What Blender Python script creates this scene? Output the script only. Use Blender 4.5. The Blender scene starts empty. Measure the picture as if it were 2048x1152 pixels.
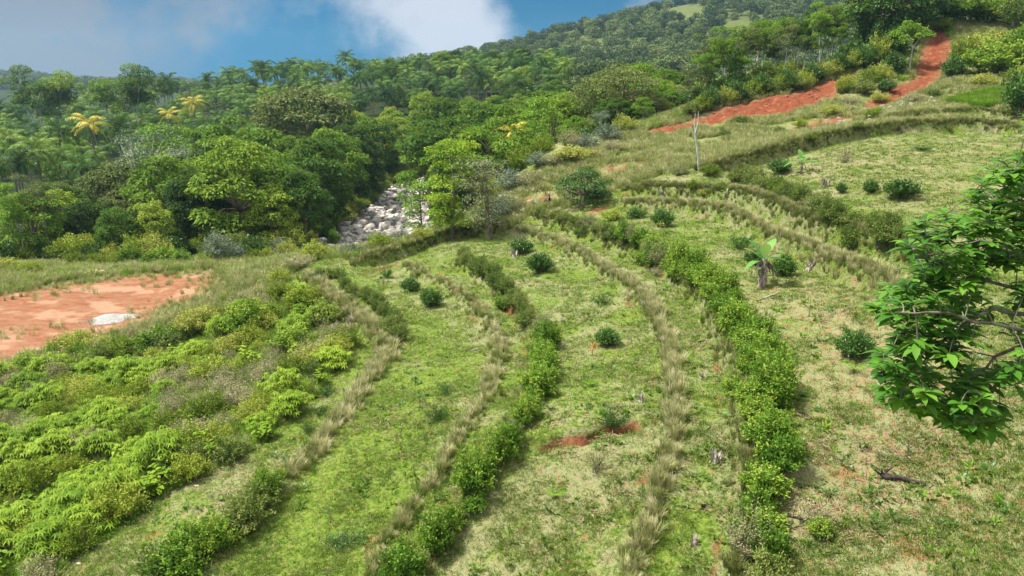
import bpy, math, random
import numpy as np
from math import radians, sin, cos, pi
# ---------------------------------------------------------------- camera, sky, sun, exposure
SC = bpy.context.scene
CZ = 30.0                      # height of the viewpoint above the datum
F = 1480.0; PIT = radians(14.6)
cam = bpy.data.cameras.new('camera'); cam.lens = F*36/2048; cam.sensor_width = 36
cam.clip_start = 0.2; cam.clip_end = 9000
camo = bpy.data.objects.new('camera', cam); SC.collection.objects.link(camo)
camo.location = (0, 0, CZ); camo.rotation_euler = (radians(90)-PIT, 0, 0)
SC.camera = camo
SC.view_settings.view_transform = 'Standard'; SC.view_settings.look = 'None'
SC.view_settings.exposure = 0.95; SC.view_settings.gamma = 1
SC.view_settings.use_curve_mapping = False
SC.cycles.max_bounces = 5; SC.cycles.diffuse_bounces = 2; SC.cycles.glossy_bounces = 1
SC.cycles.transmission_bounces = 3; SC.cycles.transparent_max_bounces = 4; SC.cycles.volume_bounces = 0
SC.cycles.use_denoising = True

SUN_EL, SUN_AZ = radians(60), radians(-88)     # azimuth from +Y towards +X
W = bpy.data.worlds.new('World'); SC.world = W; W.use_nodes = True
class NT:
    """small helper to write node trees"""
    def __init__(s, nt): s.nt = nt; nt.nodes.clear()
    def n(s, typ, **kw):
        nd = s.nt.nodes.new(typ)
        ins = kw.pop('ins', {})
        for k, v in kw.items(): setattr(nd, k, v)
        for k, v in ins.items():
            sock = nd.inputs[k]
            if isinstance(v, bpy.types.NodeSocket): s.nt.links.new(v, sock)
            else: sock.default_value = v
        return nd
    def math(s, op, a, b=0.0, c=0.0, clamp=False):
        return s.n('ShaderNodeMath', operation=op, use_clamp=clamp, ins={0: a, 1: b, 2: c}).outputs[0]
    def vmath(s, op, a, b=(0, 0, 0)):
        nd = s.n('ShaderNodeVectorMath', operation=op, ins={0: a, 1: b})
        return nd.outputs['Value'] if op in ('LENGTH', 'DOT_PRODUCT', 'DISTANCE') else nd.outputs[0]
    def mix(s, f, a, b, blend='MIX'):
        nd = s.n('ShaderNodeMix', data_type='RGBA', blend_type=blend)
        for i, v in ((0, f), (6, a), (7, b)):
            if isinstance(v, bpy.types.NodeSocket): s.nt.links.new(v, nd.inputs[i])
            else: nd.inputs[i].default_value = v if i == 0 or len(v) == 4 else (*v, 1)
        return nd.outputs[2]
    def noise(s, vec, scale, detail=3, rough=0.55, out='Fac'):
        return s.n('ShaderNodeTexNoise', ins={'Vector': vec, 'Scale': scale, 'Detail': detail, 'Roughness': rough}).outputs[out]
    def ramp(s, v, lo, hi, a=0.0, b=1.0):
        return s.n('ShaderNodeMapRange', interpolation_type='SMOOTHSTEP', ins={0: v, 1: lo, 2: hi, 3: a, 4: b}).outputs[0]
    def sep(s, v):
        return s.n('ShaderNodeSeparateXYZ', ins={0: v}).outputs

def sdir(px, py):
    u, v = (px-1024)/F, (576-py)/F
    d = np.array([u, cos(PIT)+v*sin(PIT), -sin(PIT)+v*cos(PIT)])
    return tuple(d/np.linalg.norm(d))

t = NT(W.node_tree)
D = t.n('ShaderNodeTexCoord').outputs['Generated']
up = t.vmath('NORMALIZE', t.vmath('ADD', D, (0, 0, 0.40)))
sky = t.n('ShaderNodeTexSky', sky_type='NISHITA', sun_disc=False, sun_elevation=SUN_EL, sun_rotation=SUN_AZ,
          air_density=1.2, dust_density=0.2, ozone_density=3.0, ins={'Vector': up}).outputs[0]
blue = t.mix(1.0, t.vmath('SCALE', sky, (0, 0, 0)), (0.0, 0.55, 0.68, 1), 'MULTIPLY')
blue.node.inputs[6].links[0].from_node.inputs['Scale'].default_value = 0.068
n1 = t.noise(t.vmath('MULTIPLY', D, (1, 1, 1.3)), 5.5, 7, 0.62); n2 = t.noise(D, 17.0, 6, 0.6)
dens = t.math('ADD', t.math('MULTIPLY', n1, 1.9), t.math('SUBTRACT', t.math('MULTIPLY', n2, 0.7), .78))
acc = None
for px, py, r, w in [(-40, 60, .26, .36), (110, 90, .16, .30), (350, 100, .15, .22), (420, 40, .10, .12), (900, 20, .15, .50), (820, 70, .12, .26), (960, 85, .09, .34),
                     (700, 20, .13, .22), (540, 115, .09, -.30), (1190, 40, .20, -.30), (700, 130, .10, -.16), (230, 150, .07, -.06), (1300, 0, .04, .3)]:
    g = t.ramp(t.vmath('DISTANCE', D, sdir(px, py)), 0.0, r, w, 0.0)
    acc = g if acc is None else t.math('ADD', acc, g)
z = t.sep(D)[2]
high = t.ramp(z, 0.16, 0.42, 0.0, 0.55)  # cloud cover added overhead, above the frame, to keep the ambient light neutral
dens = t.math('ADD', t.math('ADD', dens, acc), high)
cl = t.ramp(dens, 0.42, 1.15)
ccol = t.mix(t.ramp(t.vmath('DISTANCE', D, sdir(920, 30)), 0.05, 0.35), (.34, .365, .42), (.135, .16, .205))
ccol = t.mix(t.ramp(z, 0.16, 0.45), ccol, (.66, .655, .64))  # unseen overhead cloud set brighter and near white as fill light
skyc = t.mix(cl, blue, ccol)
bg = t.n('ShaderNodeBackground', ins={'Color': skyc, 'Strength': 1.0})
t.n('ShaderNodeOutputWorld', ins={0: bg.outputs[0]})

sl = bpy.data.lights.new('sun', 'SUN'); sl.energy = 4.2; sl.angle = radians(6); sl.color = (1, .955, .87)
so = bpy.data.objects.new('sun', sl); SC.collection.objects.link(so)
so.rotation_euler = (radians(90)-SUN_EL, 0, pi-SUN_AZ); so.location = (-30, 20, 80)

# ---------------------------------------------------------------- terrain as a height field
def slope(py):
    v = (576-py)/F
    return (-sin(PIT)+v*cos(PIT))/(cos(PIT)+v*sin(PIT))
def xat(px, py, Y):
    return (px-1024)/F*Y/(cos(PIT)+(576-py)/F*sin(PIT))
SEEN = [(0,1150,22),(300,1150,20),(840,1150,18.5),(1280,1150,16.5),(1540,1150,15.5),(1900,1150,14),(2300,1150,12),
 (0,900,31),(300,900,29.5),(600,900,26),(1000,900,22.5),(1300,900,20.5),(1540,900,19.3),(1900,900,18),(2300,900,15.5),
 (50,700,48),(350,720,43),(500,700,41.5),(700,700,37),(900,700,34.5),(1080,700,32),(1300,700,28.5),(1500,700,26.5),(1700,700,24.5),(2000,700,22),(2300,700,19),
 (100,620,58),(300,620,58),(390,600,60.5),(520,620,48),(640,600,46),(800,600,43.5),(950,600,41),(1100,600,38.5),(1300,600,35),(1500,600,32),(1800,600,28),(2048,600,26),
 (50,540,73),(300,540,73),(430,545,71),(540,530,61),(620,530,55),(750,530,52),(900,530,50),(1050,530,47),(1200,530,44),(1400,530,39),(1600,530,35),(1800,530,32),(2048,530,29),
 (700,509,60),(785,495,62),(870,474,63),(970,470,60),(1100,470,55),(1250,470,50),(1400,470,45),(1600,470,40),(1800,470,36),(2048,470,33),
 (1080,400,66),(1200,400,61),(1400,400,54),(1600,400,48),(1800,400,43),(2048,400,40),
 (1050,340,78),(1200,340,71),(1390,340,62),(1600,340,57),(1800,340,52),(2048,340,50),
 (1100,290,88),(1250,290,83),(1400,290,76),(1600,290,68),(1800,290,63),(2048,290,60),
 (1300,255,92),(1500,250,84),(1700,250,76),(1900,250,72),(2048,250,70),
 (1440,205,98),(1600,195,95),(1750,200,90),(1900,200,84),(2048,200,80),
 (1650,150,108),(1750,150,103),(1850,150,98),(2000,150,92),
 (1780,100,112),(1880,100,106),(2000,100,102),(1880,50,113),(2000,50,112),(1800,60,116),(2048,20,122),(1950,30,120),
 (700,490,100),(690,470,105),(800,400,145),(770,430,128),(850,455,112),(950,400,130),(600,500,95),
 (100,525,82),(300,520,82),(500,510,85)]
HID = [(680,72,-17.2),(760,74,-16.8),(850,77,-15.8),(1900,150,10.5),(2048,160,13),(1750,140,6),(2300,150,15),(1440,130,-2),(1600,140,-1),(1300,130,-5),(1300,180,-6),
 (1500,200,-4),(1700,200,0),(1150,130,-9),(1000,130,-14),(1100,200,-8),(930,90,-17),(700,80,-16.5),(800,80,-16),
 (100,120,-20),(400,120,-20.5),(600,120,-20),(200,160,-21),(500,160,-20),(0,200,-21),(300,200,-20),(600,200,-17),(800,180,-17),(900,200,-13),
 (0,270,-20),(300,270,-15.5),(600,270,-9),(850,270,-6),(1100,270,-2),(0,350,-17),(300,350,-9),(600,350,1),(900,350,5),(1150,350,6),(1300,300,2),(1400,300,2),(1700,300,4),
 (0,450,-22),(300,450,-16),(600,450,-8),(850,450,-4),(1000,450,2),(1300,450,14),(1600,450,25),(1900,450,30),
 (600,800,10),(800,800,25),(940,800,38),(1060,800,55),(1200,800,69),(1300,800,82),(1500,800,105),(1800,800,125),(2200,800,140),
 (600,1100,0),(1000,1100,20),(1300,1100,60),(1800,1100,100),(300,800,-10),(0,800,-20),(1400,1500,50),(1800,1500,80),
 (-300,1300,12),(0,1300,20),(90,1300,29),(200,1300,14),(350,1300,19),(450,1300,10),(700,1300,6),(0,1900,-50),(500,1900,-50),(1000,1900,-50),(1800,1900,-30),
 (-600,30,-16),(-600,80,-18),(-600,200,-22),(-600,350,-15),(2700,30,-5),(2700,80,2),(2700,150,16)]
NEAR = [(0,0,-10),(-20,0,-15),(12,0,-6),(0,8,-11.5),(-15,8,-15),(10,8,-8.4),(0,-10,-9),(30,0,-3)]
P = []
for px, py, Y in SEEN: P.append((xat(px, py, Y), Y, slope(py)*Y))
for px, Y, Z in HID: P.append(((px-1024)/F*Y, Y, Z))
P += NEAR
P = np.array(P, float)
def warp(X, Y): return X/(Y+20), np.log(Y+20)
pa, pb = warp(P[:, 0], P[:, 1])
def U(r2): return np.where(r2 < 1e-12, 0, 0.5*r2*np.log(r2+1e-12))
K = U((pa[:, None]-pa)**2+(pb[:, None]-pb)**2)
m = len(P); Q = np.c_[np.ones(m), pa, pb]
scale = (P[:, 1]+20)
A = np.zeros((m+3, m+3)); A[:m, :m] = K+np.diag(np.full(m, 4e-4)); A[:m, m:] = Q; A[m:, :m] = Q.T
cf = np.linalg.solve(A, np.r_[P[:, 2]/scale, 0, 0, 0])      # heights scaled by distance keep near and far in balance
NA, NB = 1000, 1130
A0, A1, B0, B1 = -1.25, 1.25, math.log(7), math.log(2060)
ga = np.linspace(A0, A1, NA); gb = np.r_[np.linspace(B0, math.log(27), 60, endpoint=False), np.linspace(math.log(27), math.log(115), 800, endpoint=False), np.linspace(math.log(115), B1, 270)]
GA, GB = np.meshgrid(ga, gb, indexing='ij')
GY = np.exp(GB)-20; GX = GA*(GY+20)
H = (cf[m]+cf[m+1]*GA+cf[m+2]*GB)
for i in range(m): H = H+cf[i]*U((GA-pa[i])**2+(GB-pb[i])**2)
H = H*(GY+20)
def vnoise(x, y, seed):
    """value noise on arrays"""
    rs = np.random.RandomState(seed).rand(64, 64)
    xi = np.floor(x).astype(int); yi = np.floor(y).astype(int)
    fx = x-xi; fy = y-yi; fx = fx*fx*(3-2*fx); fy = fy*fy*(3-2*fy)
    g = lambda i, j: rs[i % 64, j % 64]
    return (g(xi, yi)*(1-fx)+g(xi+1, yi)*fx)*(1-fy)+(g(xi, yi+1)*(1-fx)+g(xi+1, yi+1)*fx)*fy-0.5
def zat(X, Y):
    """ground height by bilinear lookup"""
    X = np.asarray(X, float); Y = np.asarray(Y, float)
    a, b = warp(X, Y)
    i = np.clip((a-A0)/(A1-A0)*(NA-1), 0, NA-1.001); j = np.clip(np.interp(b, gb, np.arange(NB)), 0, NB-1.001)
    ii = i.astype(int); jj = j.astype(int); fi = i-ii; fj = j-jj
    return (H[ii, jj]*(1-fi)+H[ii+1, jj]*fi)*(1-fj)+(H[ii, jj+1]*(1-fi)+H[ii+1, jj+1]*fi)*fj
_t = np.exp(np.linspace(math.log(9), math.log(1900), 2600))
def at(px, py):
    """the point of the ground seen at a pixel of the photograph (datum at the eye)"""
    d = np.array(sdir(px, py)); X = d[0]*_t/d[1]; Z = d[2]*_t/d[1]
    h = zat(X, _t) - Z
    k = np.argmax(h > 0)
    if h[k] <= 0: k = len(_t)-1
    k = max(k, 1); a, b = h[k-1], h[k]; f = -a/(b-a) if b != a else 0
    Y = _t[k-1]+(_t[k]-_t[k-1])*f
    return np.array([d[0]/d[1]*Y, Y, float(zat(d[0]/d[1]*Y, Y))])
def proj(x, y, z):
    """pixel of the photograph where a point shows"""
    w = y*cos(PIT)-z*sin(PIT); v = y*sin(PIT)+z*cos(PIT)
    return 1024+F*x/w, 576-F*v/w, w
def line(pts): return np.array([at(*p)[:2] for p in pts])
def segdist(X, Y, L):
    """signed distance to a polyline and the position along it (0..1)"""
    best = np.full(X.shape, 1e9); sg = np.zeros(X.shape); along = np.zeros(X.shape)
    lens = np.hypot(*(L[1:]-L[:-1]).T); tot = lens.sum(); acc = 0
    for (x0, y0), (x1, y1), ln in zip(L[:-1], L[1:], lens):
        dx, dy = x1-x0, y1-y0
        tt = np.clip(((X-x0)*dx+(Y-y0)*dy)/(ln*ln+1e-9), 0, 1)
        d = np.hypot(X-x0-tt*dx, Y-y0-tt*dy)
        c = dx*(Y-y0)-dy*(X-x0)
        mk = d < best
        best = np.where(mk, d, best); sg = np.where(mk, np.sign(c), sg); along = np.where(mk, (acc+tt*ln)/tot, along)
        acc += ln
    return best*sg, along
def inside(X, Y, L):
    r = np.zeros(X.shape, bool); n = len(L)
    for i in range(n):
        x0, y0 = L[i]; x1, y1 = L[(i+1) % n]
        if y0 == y1: continue
        r ^= ((y0 > Y) != (y1 > Y)) & (X < (x1-x0)*(Y-y0)/(y1-y0)+x0)
    return r
def softpoly(X, Y, L, w):
    """1 inside a polygon, 0 outside, w metres of soft edge"""
    d, _ = segdist(X, Y, np.vstack([L, L[:1]])); d = np.abs(d)
    d = np.where(inside(X, Y, L), d, -d)
    return np.clip(d/w*0.5+0.5, 0, 1)
# rows of planting traced on the ground: grass rows (name: pixels, uphill side, step height)
ROWS = {
 'A': ([(606,548),(640,588),(690,622),(730,655),(768,700),(745,745),(705,795),(675,835),(630,890),(585,935),(520,1000),(440,1070),(370,1120),(300,1170)], 1, .5),
 'B': ([(800,522),(860,556),(920,590),(965,630),(985,680),(982,725),(955,790),(920,850),(880,910),(845,965),(800,1020),(760,1080),(735,1160)], 1, .35),
 'C': ([(905,520),(960,555),(1010,590),(1045,630),(1068,690),(1060,750),(1025,820),(1000,880),(945,960),(890,1040),(840,1105),(790,1165)], 1, .45),
 'D': ([(1030,455),(1100,478),(1160,512),(1220,552),(1265,592),(1300,645),(1322,705),(1335,775),(1330,850),(1312,925),(1290,990),(1272,1060),(1240,1130),(1228,1170)], 1, .35),
 'E': ([(1060,430),(1130,452),(1200,482),(1280,515),(1345,556),(1395,610),(1430,675),(1462,760),(1478,850),(1478,940),(1470,1030),(1450,1160)], 1, .6),
 'F': ([(1240,398),(1320,408),(1400,419),(1480,436),(1540,462),(1600,494),(1660,524),(1720,556),(1790,600)], 1, .8),
 'G': ([(1245,380),(1330,390),(1400,400),(1480,410),(1545,430),(1600,452),(1660,474),(1720,494),(1800,520),(1870,545)], 1, .95),
 'H': ([(2060,268),(1990,258),(1900,256),(1800,260),(1720,270),(1640,288),(1560,310),(1480,330),(1395,345)], -1, 1.0),
 'I': ([(2040,232),(1950,226),(1850,234),(1765,246)], -1, .7),
 'J': ([(700,528),(760,518),(830,500),(870,480),(930,468),(1020,448)], 1, .7),
}
RW = {k: line(v[0]) for k, v in ROWS.items()}
near = GY < 150
def stepprof(d, s, h): return s*h*0.5*np.tanh(d/0.16)*np.exp(-np.abs(d)/2.4)
dz = np.zeros_like(H)
for k, (pts, s, h) in ROWS.items():
    d, al = segdist(GX[near], GY[near], RW[k])
    dz[near] += stepprof(-d*1.0, -s, h*1.3)*np.clip(al*12, 0, 1)*np.clip((1-al)*12, 0, 1)
H = H+dz
# shallow eroded cuts of red soil across the terraces
CUTS = [([(1066,900),(1110,880),(1150,868),(1200,852),(1250,842),(1292,838)], .26, .55), ([(1105,662),(1140,648),(1200,630)], .18, .3),
        ([(1050,603),(1010,600)], .5, .3)]
cutm = np.zeros_like(H)
for pts, w, h in CUTS:
    d, al = segdist(GX[near], GY[near], line(pts)); d = d+0.45*vnoise(GX[near]*1.3, GY[near]*1.3, 5); w = w*(.55+1.3*(vnoise(GX[near]*.9, GY[near]*.9, 6)+.5))
    g = np.exp(-(d/w)**2)*np.clip(al*8, 0, 1)*np.clip((1-al)*8, 0, 1)
    H[near] -= h*g; cutm[near] = np.maximum(cutm[near], np.clip(g*1.6, 0, 1)*.66)
for sc, amp, sd in ((0.12, .5, 1), (0.45, .16, 2), (1.3, .07, 3), (3.5, .035, 4)):
    H += amp*vnoise(GX*sc, GY*sc, sd)*np.clip((GY+20)/60, .3, 1)
# ---------------------------------------------------------------- helpers for meshes, names and placing
rng = np.random.RandomState(7)
COL = SC.collection
def mesh(name, V, faces, mat=None, tint=None, smooth=False):
    """faces: an array (n,k) or a list of such arrays"""
    V = np.asarray(V, np.float32); fl = faces if isinstance(faces, list) else [faces]
    fl = [np.asarray(f, np.int32) for f in fl if len(f)]
    me = bpy.data.meshes.new(name)
    me.vertices.add(len(V)); me.vertices.foreach_set('co', V.ravel())
    li = np.concatenate([f.ravel() for f in fl]); tot = np.concatenate([np.full(len(f), f.shape[1]) for f in fl]).astype(np.int32)
    st = np.r_[0, np.cumsum(tot)[:-1]].astype(np.int32)
    me.loops.add(len(li)); me.loops.foreach_set('vertex_index', li)
    me.polygons.add(len(tot)); me.polygons.foreach_set('loop_start', st); me.polygons.foreach_set('loop_total', tot)
    me.update(calc_edges=True)
    if smooth: me.polygons.foreach_set('use_smooth', np.ones(len(tot), bool))
    if tint is not None:
        a = me.attributes.new('tint', 'FLOAT', 'POINT'); a.data.foreach_set('value', np.asarray(tint, np.float32))
    if mat: me.materials.append(mat)
    return me
def attr(me, name, vals):
    a = me.attributes.new(name, 'FLOAT_COLOR', 'POINT'); a.data.foreach_set('color', np.asarray(vals, np.float32).ravel())
def obj(name, me, parent=None, loc=(0, 0, 0)):
    o = bpy.data.objects.new(name, me); COL.objects.link(o); o.parent = parent; o.location = loc
    return o
def tag(o, label=None, cat=None, group=None, kind=None):
    for k, v in (('label', label), ('category', cat), ('group', group), ('kind', kind)):
        if v: o[k] = v
    return o
def wpt(p, dz=0): return (float(p[0]), float(p[1]), float(p[2])+CZ+dz)
def ground(x, y): return float(zat(x, y))+CZ
def copy_tree(o, parent=None):
    c = o.copy(); COL.objects.link(c); c.parent = parent
    for ch in list(KIDS.get(o.name, [])): copy_tree(ch, c)
    return c
KIDS = {}
class Geo:
    """collects vertices and faces with a tint per vertex"""
    def __init__(s): s.V = []; s.F3 = []; s.F4 = []; s.T = []; s.n = 0
    def add(s, V, F, t=0.5):
        V = np.asarray(V, float).reshape(-1, 3); F = np.asarray(F, int)
        s.V.append(V); (s.F4 if F.shape[1] == 4 else s.F3).append(F+s.n)
        s.T.append(np.full(len(V), t) if np.ndim(t) == 0 else np.asarray(t)); s.n += len(V)
    def mesh(s, name, mat, smooth=False):
        fs = []
        if s.F4: fs.append(np.vstack(s.F4))
        if s.F3: fs.append(np.vstack(s.F3))
        return mesh(name, np.vstack(s.V), fs, mat, np.concatenate(s.T), smooth)
def norm(v): return v/(np.linalg.norm(v, axis=-1, keepdims=True)+1e-9)
def leaves(g, C, Dr, Nm, L, Wd, tint, droop=0.0, fold=0.12):
    """n leaves: base C, direction Dr, face normal Nm, length L, width Wd (arrays)"""
    C = np.asarray(C, float); n = len(C); Dr = norm(np.asarray(Dr, float)); S = norm(np.cross(Dr, Nm)); N2 = norm(np.cross(S, Dr))
    L = np.broadcast_to(L, (n,))[:, None]; Wd = np.broadcast_to(Wd, (n,))[:, None]
    mid = C+Dr*L*0.45+N2*Wd*fold
    tip = C+Dr*L-np.array([0, 0, 1])*L*droop
    V = np.stack([C, mid-S*Wd*.5, tip, mid+S*Wd*.5], 1).reshape(-1, 3)
    g.add(V, np.arange(4*n).reshape(n, 4), np.repeat(np.broadcast_to(tint, (n,)), 4))
def bigleaves(g, C, Dr, L, Wd, tint, droop=.3, segs=3):
    """curved broad leaves built as strips with a midrib fold"""
    C = np.asarray(C, float); n = len(C); Dr = norm(np.asarray(Dr, float)); upv = np.array([0, 0, 1.0])
    S = norm(np.cross(Dr, upv)+1e-6); L = np.broadcast_to(L, (n,))[:, None]; Wd = np.broadcast_to(Wd, (n,))[:, None]
    rows = []; k = segs*2
    for i in range(k+1):
        u = i/k; w = math.sin(pi*min(1, u*0.97+0.015))**0.8
        c = C+Dr*L*u-upv*L*droop*u*u; N2 = norm(np.cross(S, Dr))
        rows.append(np.stack([c-S*Wd*.5*w+N2*Wd*w*.12, c, c+S*Wd*.5*w+N2*Wd*w*.12], 1))
    V = np.stack(rows, 1).reshape(-1, 3)       # n,(k+1),3
    base = np.arange(n)[:, None]*(k+1)*3; Fs = []
    for i in range(k):
        for j in (0, 1):
            a = i*3+j; Fs.append(base+np.array([[a, a+1, a+4, a+3]]))
    g.add(V, np.vstack(Fs), np.repeat(np.broadcast_to(tint, (n,)), (k+1)*3))
def tube(g, pts, rad, sides=6, t=0.5):
    pts = np.asarray(pts, float); n = len(pts); rad = np.broadcast_to(rad, (n,))
    d = np.gradient(pts, axis=0); d = norm(d)
    ref = np.array([0, 1, 0.01]) if abs(d[0][2]) > .7 else np.array([0.01, 0, 1])
    a = norm(np.cross(d, ref)); b = np.cross(d, a)
    th = np.linspace(0, 2*pi, sides, endpoint=False)
    V = pts[:, None]+rad[:, None, None]*(np.cos(th)[None, :, None]*a[:, None]+np.sin(th)[None, :, None]*b[:, None])
    i = np.arange(n-1)[:, None]; j = np.arange(sides)[None]; jn = (j+1) % sides
    Fq = np.stack([i*sides+j, i*sides+jn, (i+1)*sides+jn, (i+1)*sides+j], -1).reshape(-1, 4)
    g.add(V.reshape(-1, 3), Fq, t)
    tip = pts[-1]+d[-1]*rad[-1]*.5
    g.add(np.vstack([V[-1], tip]), np.array([[k, (k+1) % sides, sides] for k in range(sides)]), t)
def randdir(n, zlo=-1, zhi=1, r=rng):
    z = r.uniform(zlo, zhi, n); a = r.uniform(0, 2*pi, n); q = np.sqrt(1-z*z)
    return np.stack([q*np.cos(a), q*np.sin(a), z], 1)

# ---------------------------------------------------------------- materials
def leafmat(name, cols, trans=.25, rough=.55, spec=.12, wild=.5, dry=None):
    """foliage: three greens mixed by plant and by leaf, a part of the light passing through"""
    M = bpy.data.materials.new(name); M.use_nodes = True; t = NT(M.node_tree)
    tn = t.n('ShaderNodeAttribute', attribute_name='tint').outputs['Fac']
    rn = t.n('ShaderNodeObjectInfo').outputs['Random']
    v = t.math('ADD', t.math('MULTIPLY', tn, 1-wild), t.math('MULTIPLY', rn, wild))
    nd = t.n('ShaderNodeValToRGB', ins={0: v}); cr = nd.color_ramp
    cr.elements[0].position = .12; cr.elements[0].color = (*cols[0], 1)
    cr.elements[1].position = .88; cr.elements[1].color = (*cols[-1], 1)
    for i, c in enumerate(cols[1:-1]):
        e = cr.elements.new(.12+.76*(i+1)/(len(cols)-1)); e.color = (*c, 1)
    c = nd.outputs[0]
    if dry:
        c = t.mix(t.ramp(tn, .95, .99), c, dry)
    bs = t.n('ShaderNodeBsdfPrincipled', ins={'Base Color': c, 'Roughness': rough, 'Specular IOR Level': spec})
    tr = t.n('ShaderNodeBsdfTranslucent', ins={'Color': t.mix(.35, c, (.30, .38, .04))})
    mx = t.n('ShaderNodeMixShader', ins={0: trans, 1: bs.outputs[0], 2: tr.outputs[0]})
    t.n('ShaderNodeOutputMaterial', ins={0: mx.outputs[0]})
    return M
def solidmat(name, c1, c2, scale=6, rough=.85, bump=.3, stretch=(1, 1, 1), obj_space=True):
    M = bpy.data.materials.new(name); M.use_nodes = True; t = NT(M.node_tree)
    co = t.vmath('MULTIPLY', t.n('ShaderNodeTexCoord').outputs['Object'], stretch)
    n = t.noise(co, scale, 5, .6); f = t.ramp(n, .35, .65)
    rn = t.n('ShaderNodeObjectInfo').outputs['Random']
    c = t.mix(f, c1, c2)
    c = t.mix(t.math('MULTIPLY', rn, .35), c, t.mix(.5, c, c2))
    bp = t.n('ShaderNodeBump', ins={'Strength': bump, 'Distance': .05, 'Height': n})
    bs = t.n('ShaderNodeBsdfPrincipled', ins={'Base Color': c, 'Roughness': rough, 'Specular IOR Level': .2, 'Normal': bp.outputs[0]})
    t.n('ShaderNodeOutputMaterial', ins={0: bs.outputs[0]})
    return M
def groundmat():
    M = bpy.data.materials.new('ground'); M.use_nodes = True; t = NT(M.node_tree)
    co = t.n('ShaderNodeTexCoord').outputs['Object']
    za = t.n('ShaderNodeAttribute', attribute_name='zone_a'); zb = t.n('ShaderNodeAttribute', attribute_name='zone_b')
    A = t.sep(za.outputs['Vector']); B = t.sep(zb.outputs['Vector'])     # A: soil, forest floor, river bed; B: lush, dry, lot
    fine = t.noise(co, 9, 6, .65); mid = t.noise(co, 1.6, 5, .62); big = t.noise(co, .33, 4, .55); vfine = t.noise(co, 34, 3, .6)
    sp = t.noise(t.vmath('MULTIPLY', co, (1, 1, .2)), 3.8, 6, .7)
    green = t.mix(t.ramp(fine, .36, .62), (.060, .120, .014), (.175, .225, .036))
    pale = t.mix(t.ramp(vfine, .35, .65), (.29, .26, .15), (.16, .19, .068))
    f = t.math('ADD', t.math('MULTIPLY', big, .45), t.math('ADD', t.math('MULTIPLY', mid, .35), t.math('MULTIPLY', fine, .42)))
    f = t.math('ADD', f, t.math('SUBTRACT', t.math('MULTIPLY', B[1], .10), t.math('MULTIPLY', B[0], .16)))
    gr = t.mix(t.ramp(f, .57, .69), green, pale)
    br = t.mix(t.ramp(vfine, .3, .7), (.17, .085, .04), (.38, .24, .14))
    gr = t.mix(t.math('MULTIPLY', t.ramp(t.math('ADD', sp, t.math('MULTIPLY', B[1], .10)), .58, .68), .85), gr, br)
    rst = t.noise(t.vmath('MULTIPLY', co, (1, 1, .5)), 1.1, 8, .72)
    red = t.mix(t.ramp(fine, .3, .7), (.12, .034, .016), (.24, .072, .034))
    red = t.mix(t.ramp(rst, .52, .62, 0, .75), red, (.12, .035, .018))
    red = t.mix(t.ramp(rst, .44, .36, 0, .6), red, (.42, .17, .08))
    red = t.mix(t.ramp(mid, .58, .75, 0, .6), red, (.40, .22, .12))
    msk = t.ramp(t.math('ADD', A[0], t.math('MULTIPLY', t.math('SUBTRACT', t.noise(co, .55, 8, .75), .5), 1.9)), .38, .58)
    gr = t.mix(msk, gr, t.mix(t.ramp(A[0], .45, .9), t.mix(.45, red, (.24, .13, .07)), red))
    # red earth showing through in small scrapes
    gr = t.mix(t.math('MULTIPLY', t.ramp(t.math('ADD', t.noise(co, .7, 6, .7), t.math('MULTIPLY', B[1], .03)), .655, .70), .75), gr, (.27, .12, .06))
    st = t.noise(t.vmath('MULTIPLY', co, (.5, 1.1, 1)), 1.3, 7, .68)
    lot = t.mix(t.ramp(st, .30, .70), (.215, .082, .040), (.29, .145, .082))
    lot = t.mix(t.ramp(big, .50, .62, 0, .75), lot, (.38, .23, .145))
    lot = t.mix(t.ramp(sp, .58, .68, 0, .7), lot, (.24, .11, .06))
    lot = t.mix(t.ramp(t.noise(co, .9, 7, .7), .53, .64, 0, .45), lot, (.27, .22, .125))
    gr = t.mix(t.ramp(t.math('ADD', B[2], t.math('MULTIPLY', t.math('SUBTRACT', t.noise(co, .8, 7, .7), .5), 1.5)), .42, .56), gr, lot)
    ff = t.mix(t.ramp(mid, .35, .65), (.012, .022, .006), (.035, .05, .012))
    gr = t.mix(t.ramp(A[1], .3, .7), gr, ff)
    rv = t.mix(t.ramp(fine, .3, .7), (.16, .15, .14), (.36, .34, .31))
    gr = t.mix(t.ramp(A[2], .3, .7), gr, rv)
    hgt = t.math('ADD', t.math('MULTIPLY', fine, .6), t.math('MULTIPLY', mid, 1.0))
    bp = t.n('ShaderNodeBump', ins={'Strength': .8, 'Distance': .12, 'Height': hgt})
    bs = t.n('ShaderNodeBsdfPrincipled', ins={'Base Color': gr, 'Roughness': .95, 'Specular IOR Level': .1, 'Normal': bp.outputs[0]})
    t.n('ShaderNodeOutputMaterial', ins={0: bs.outputs[0]})
    return M

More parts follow.
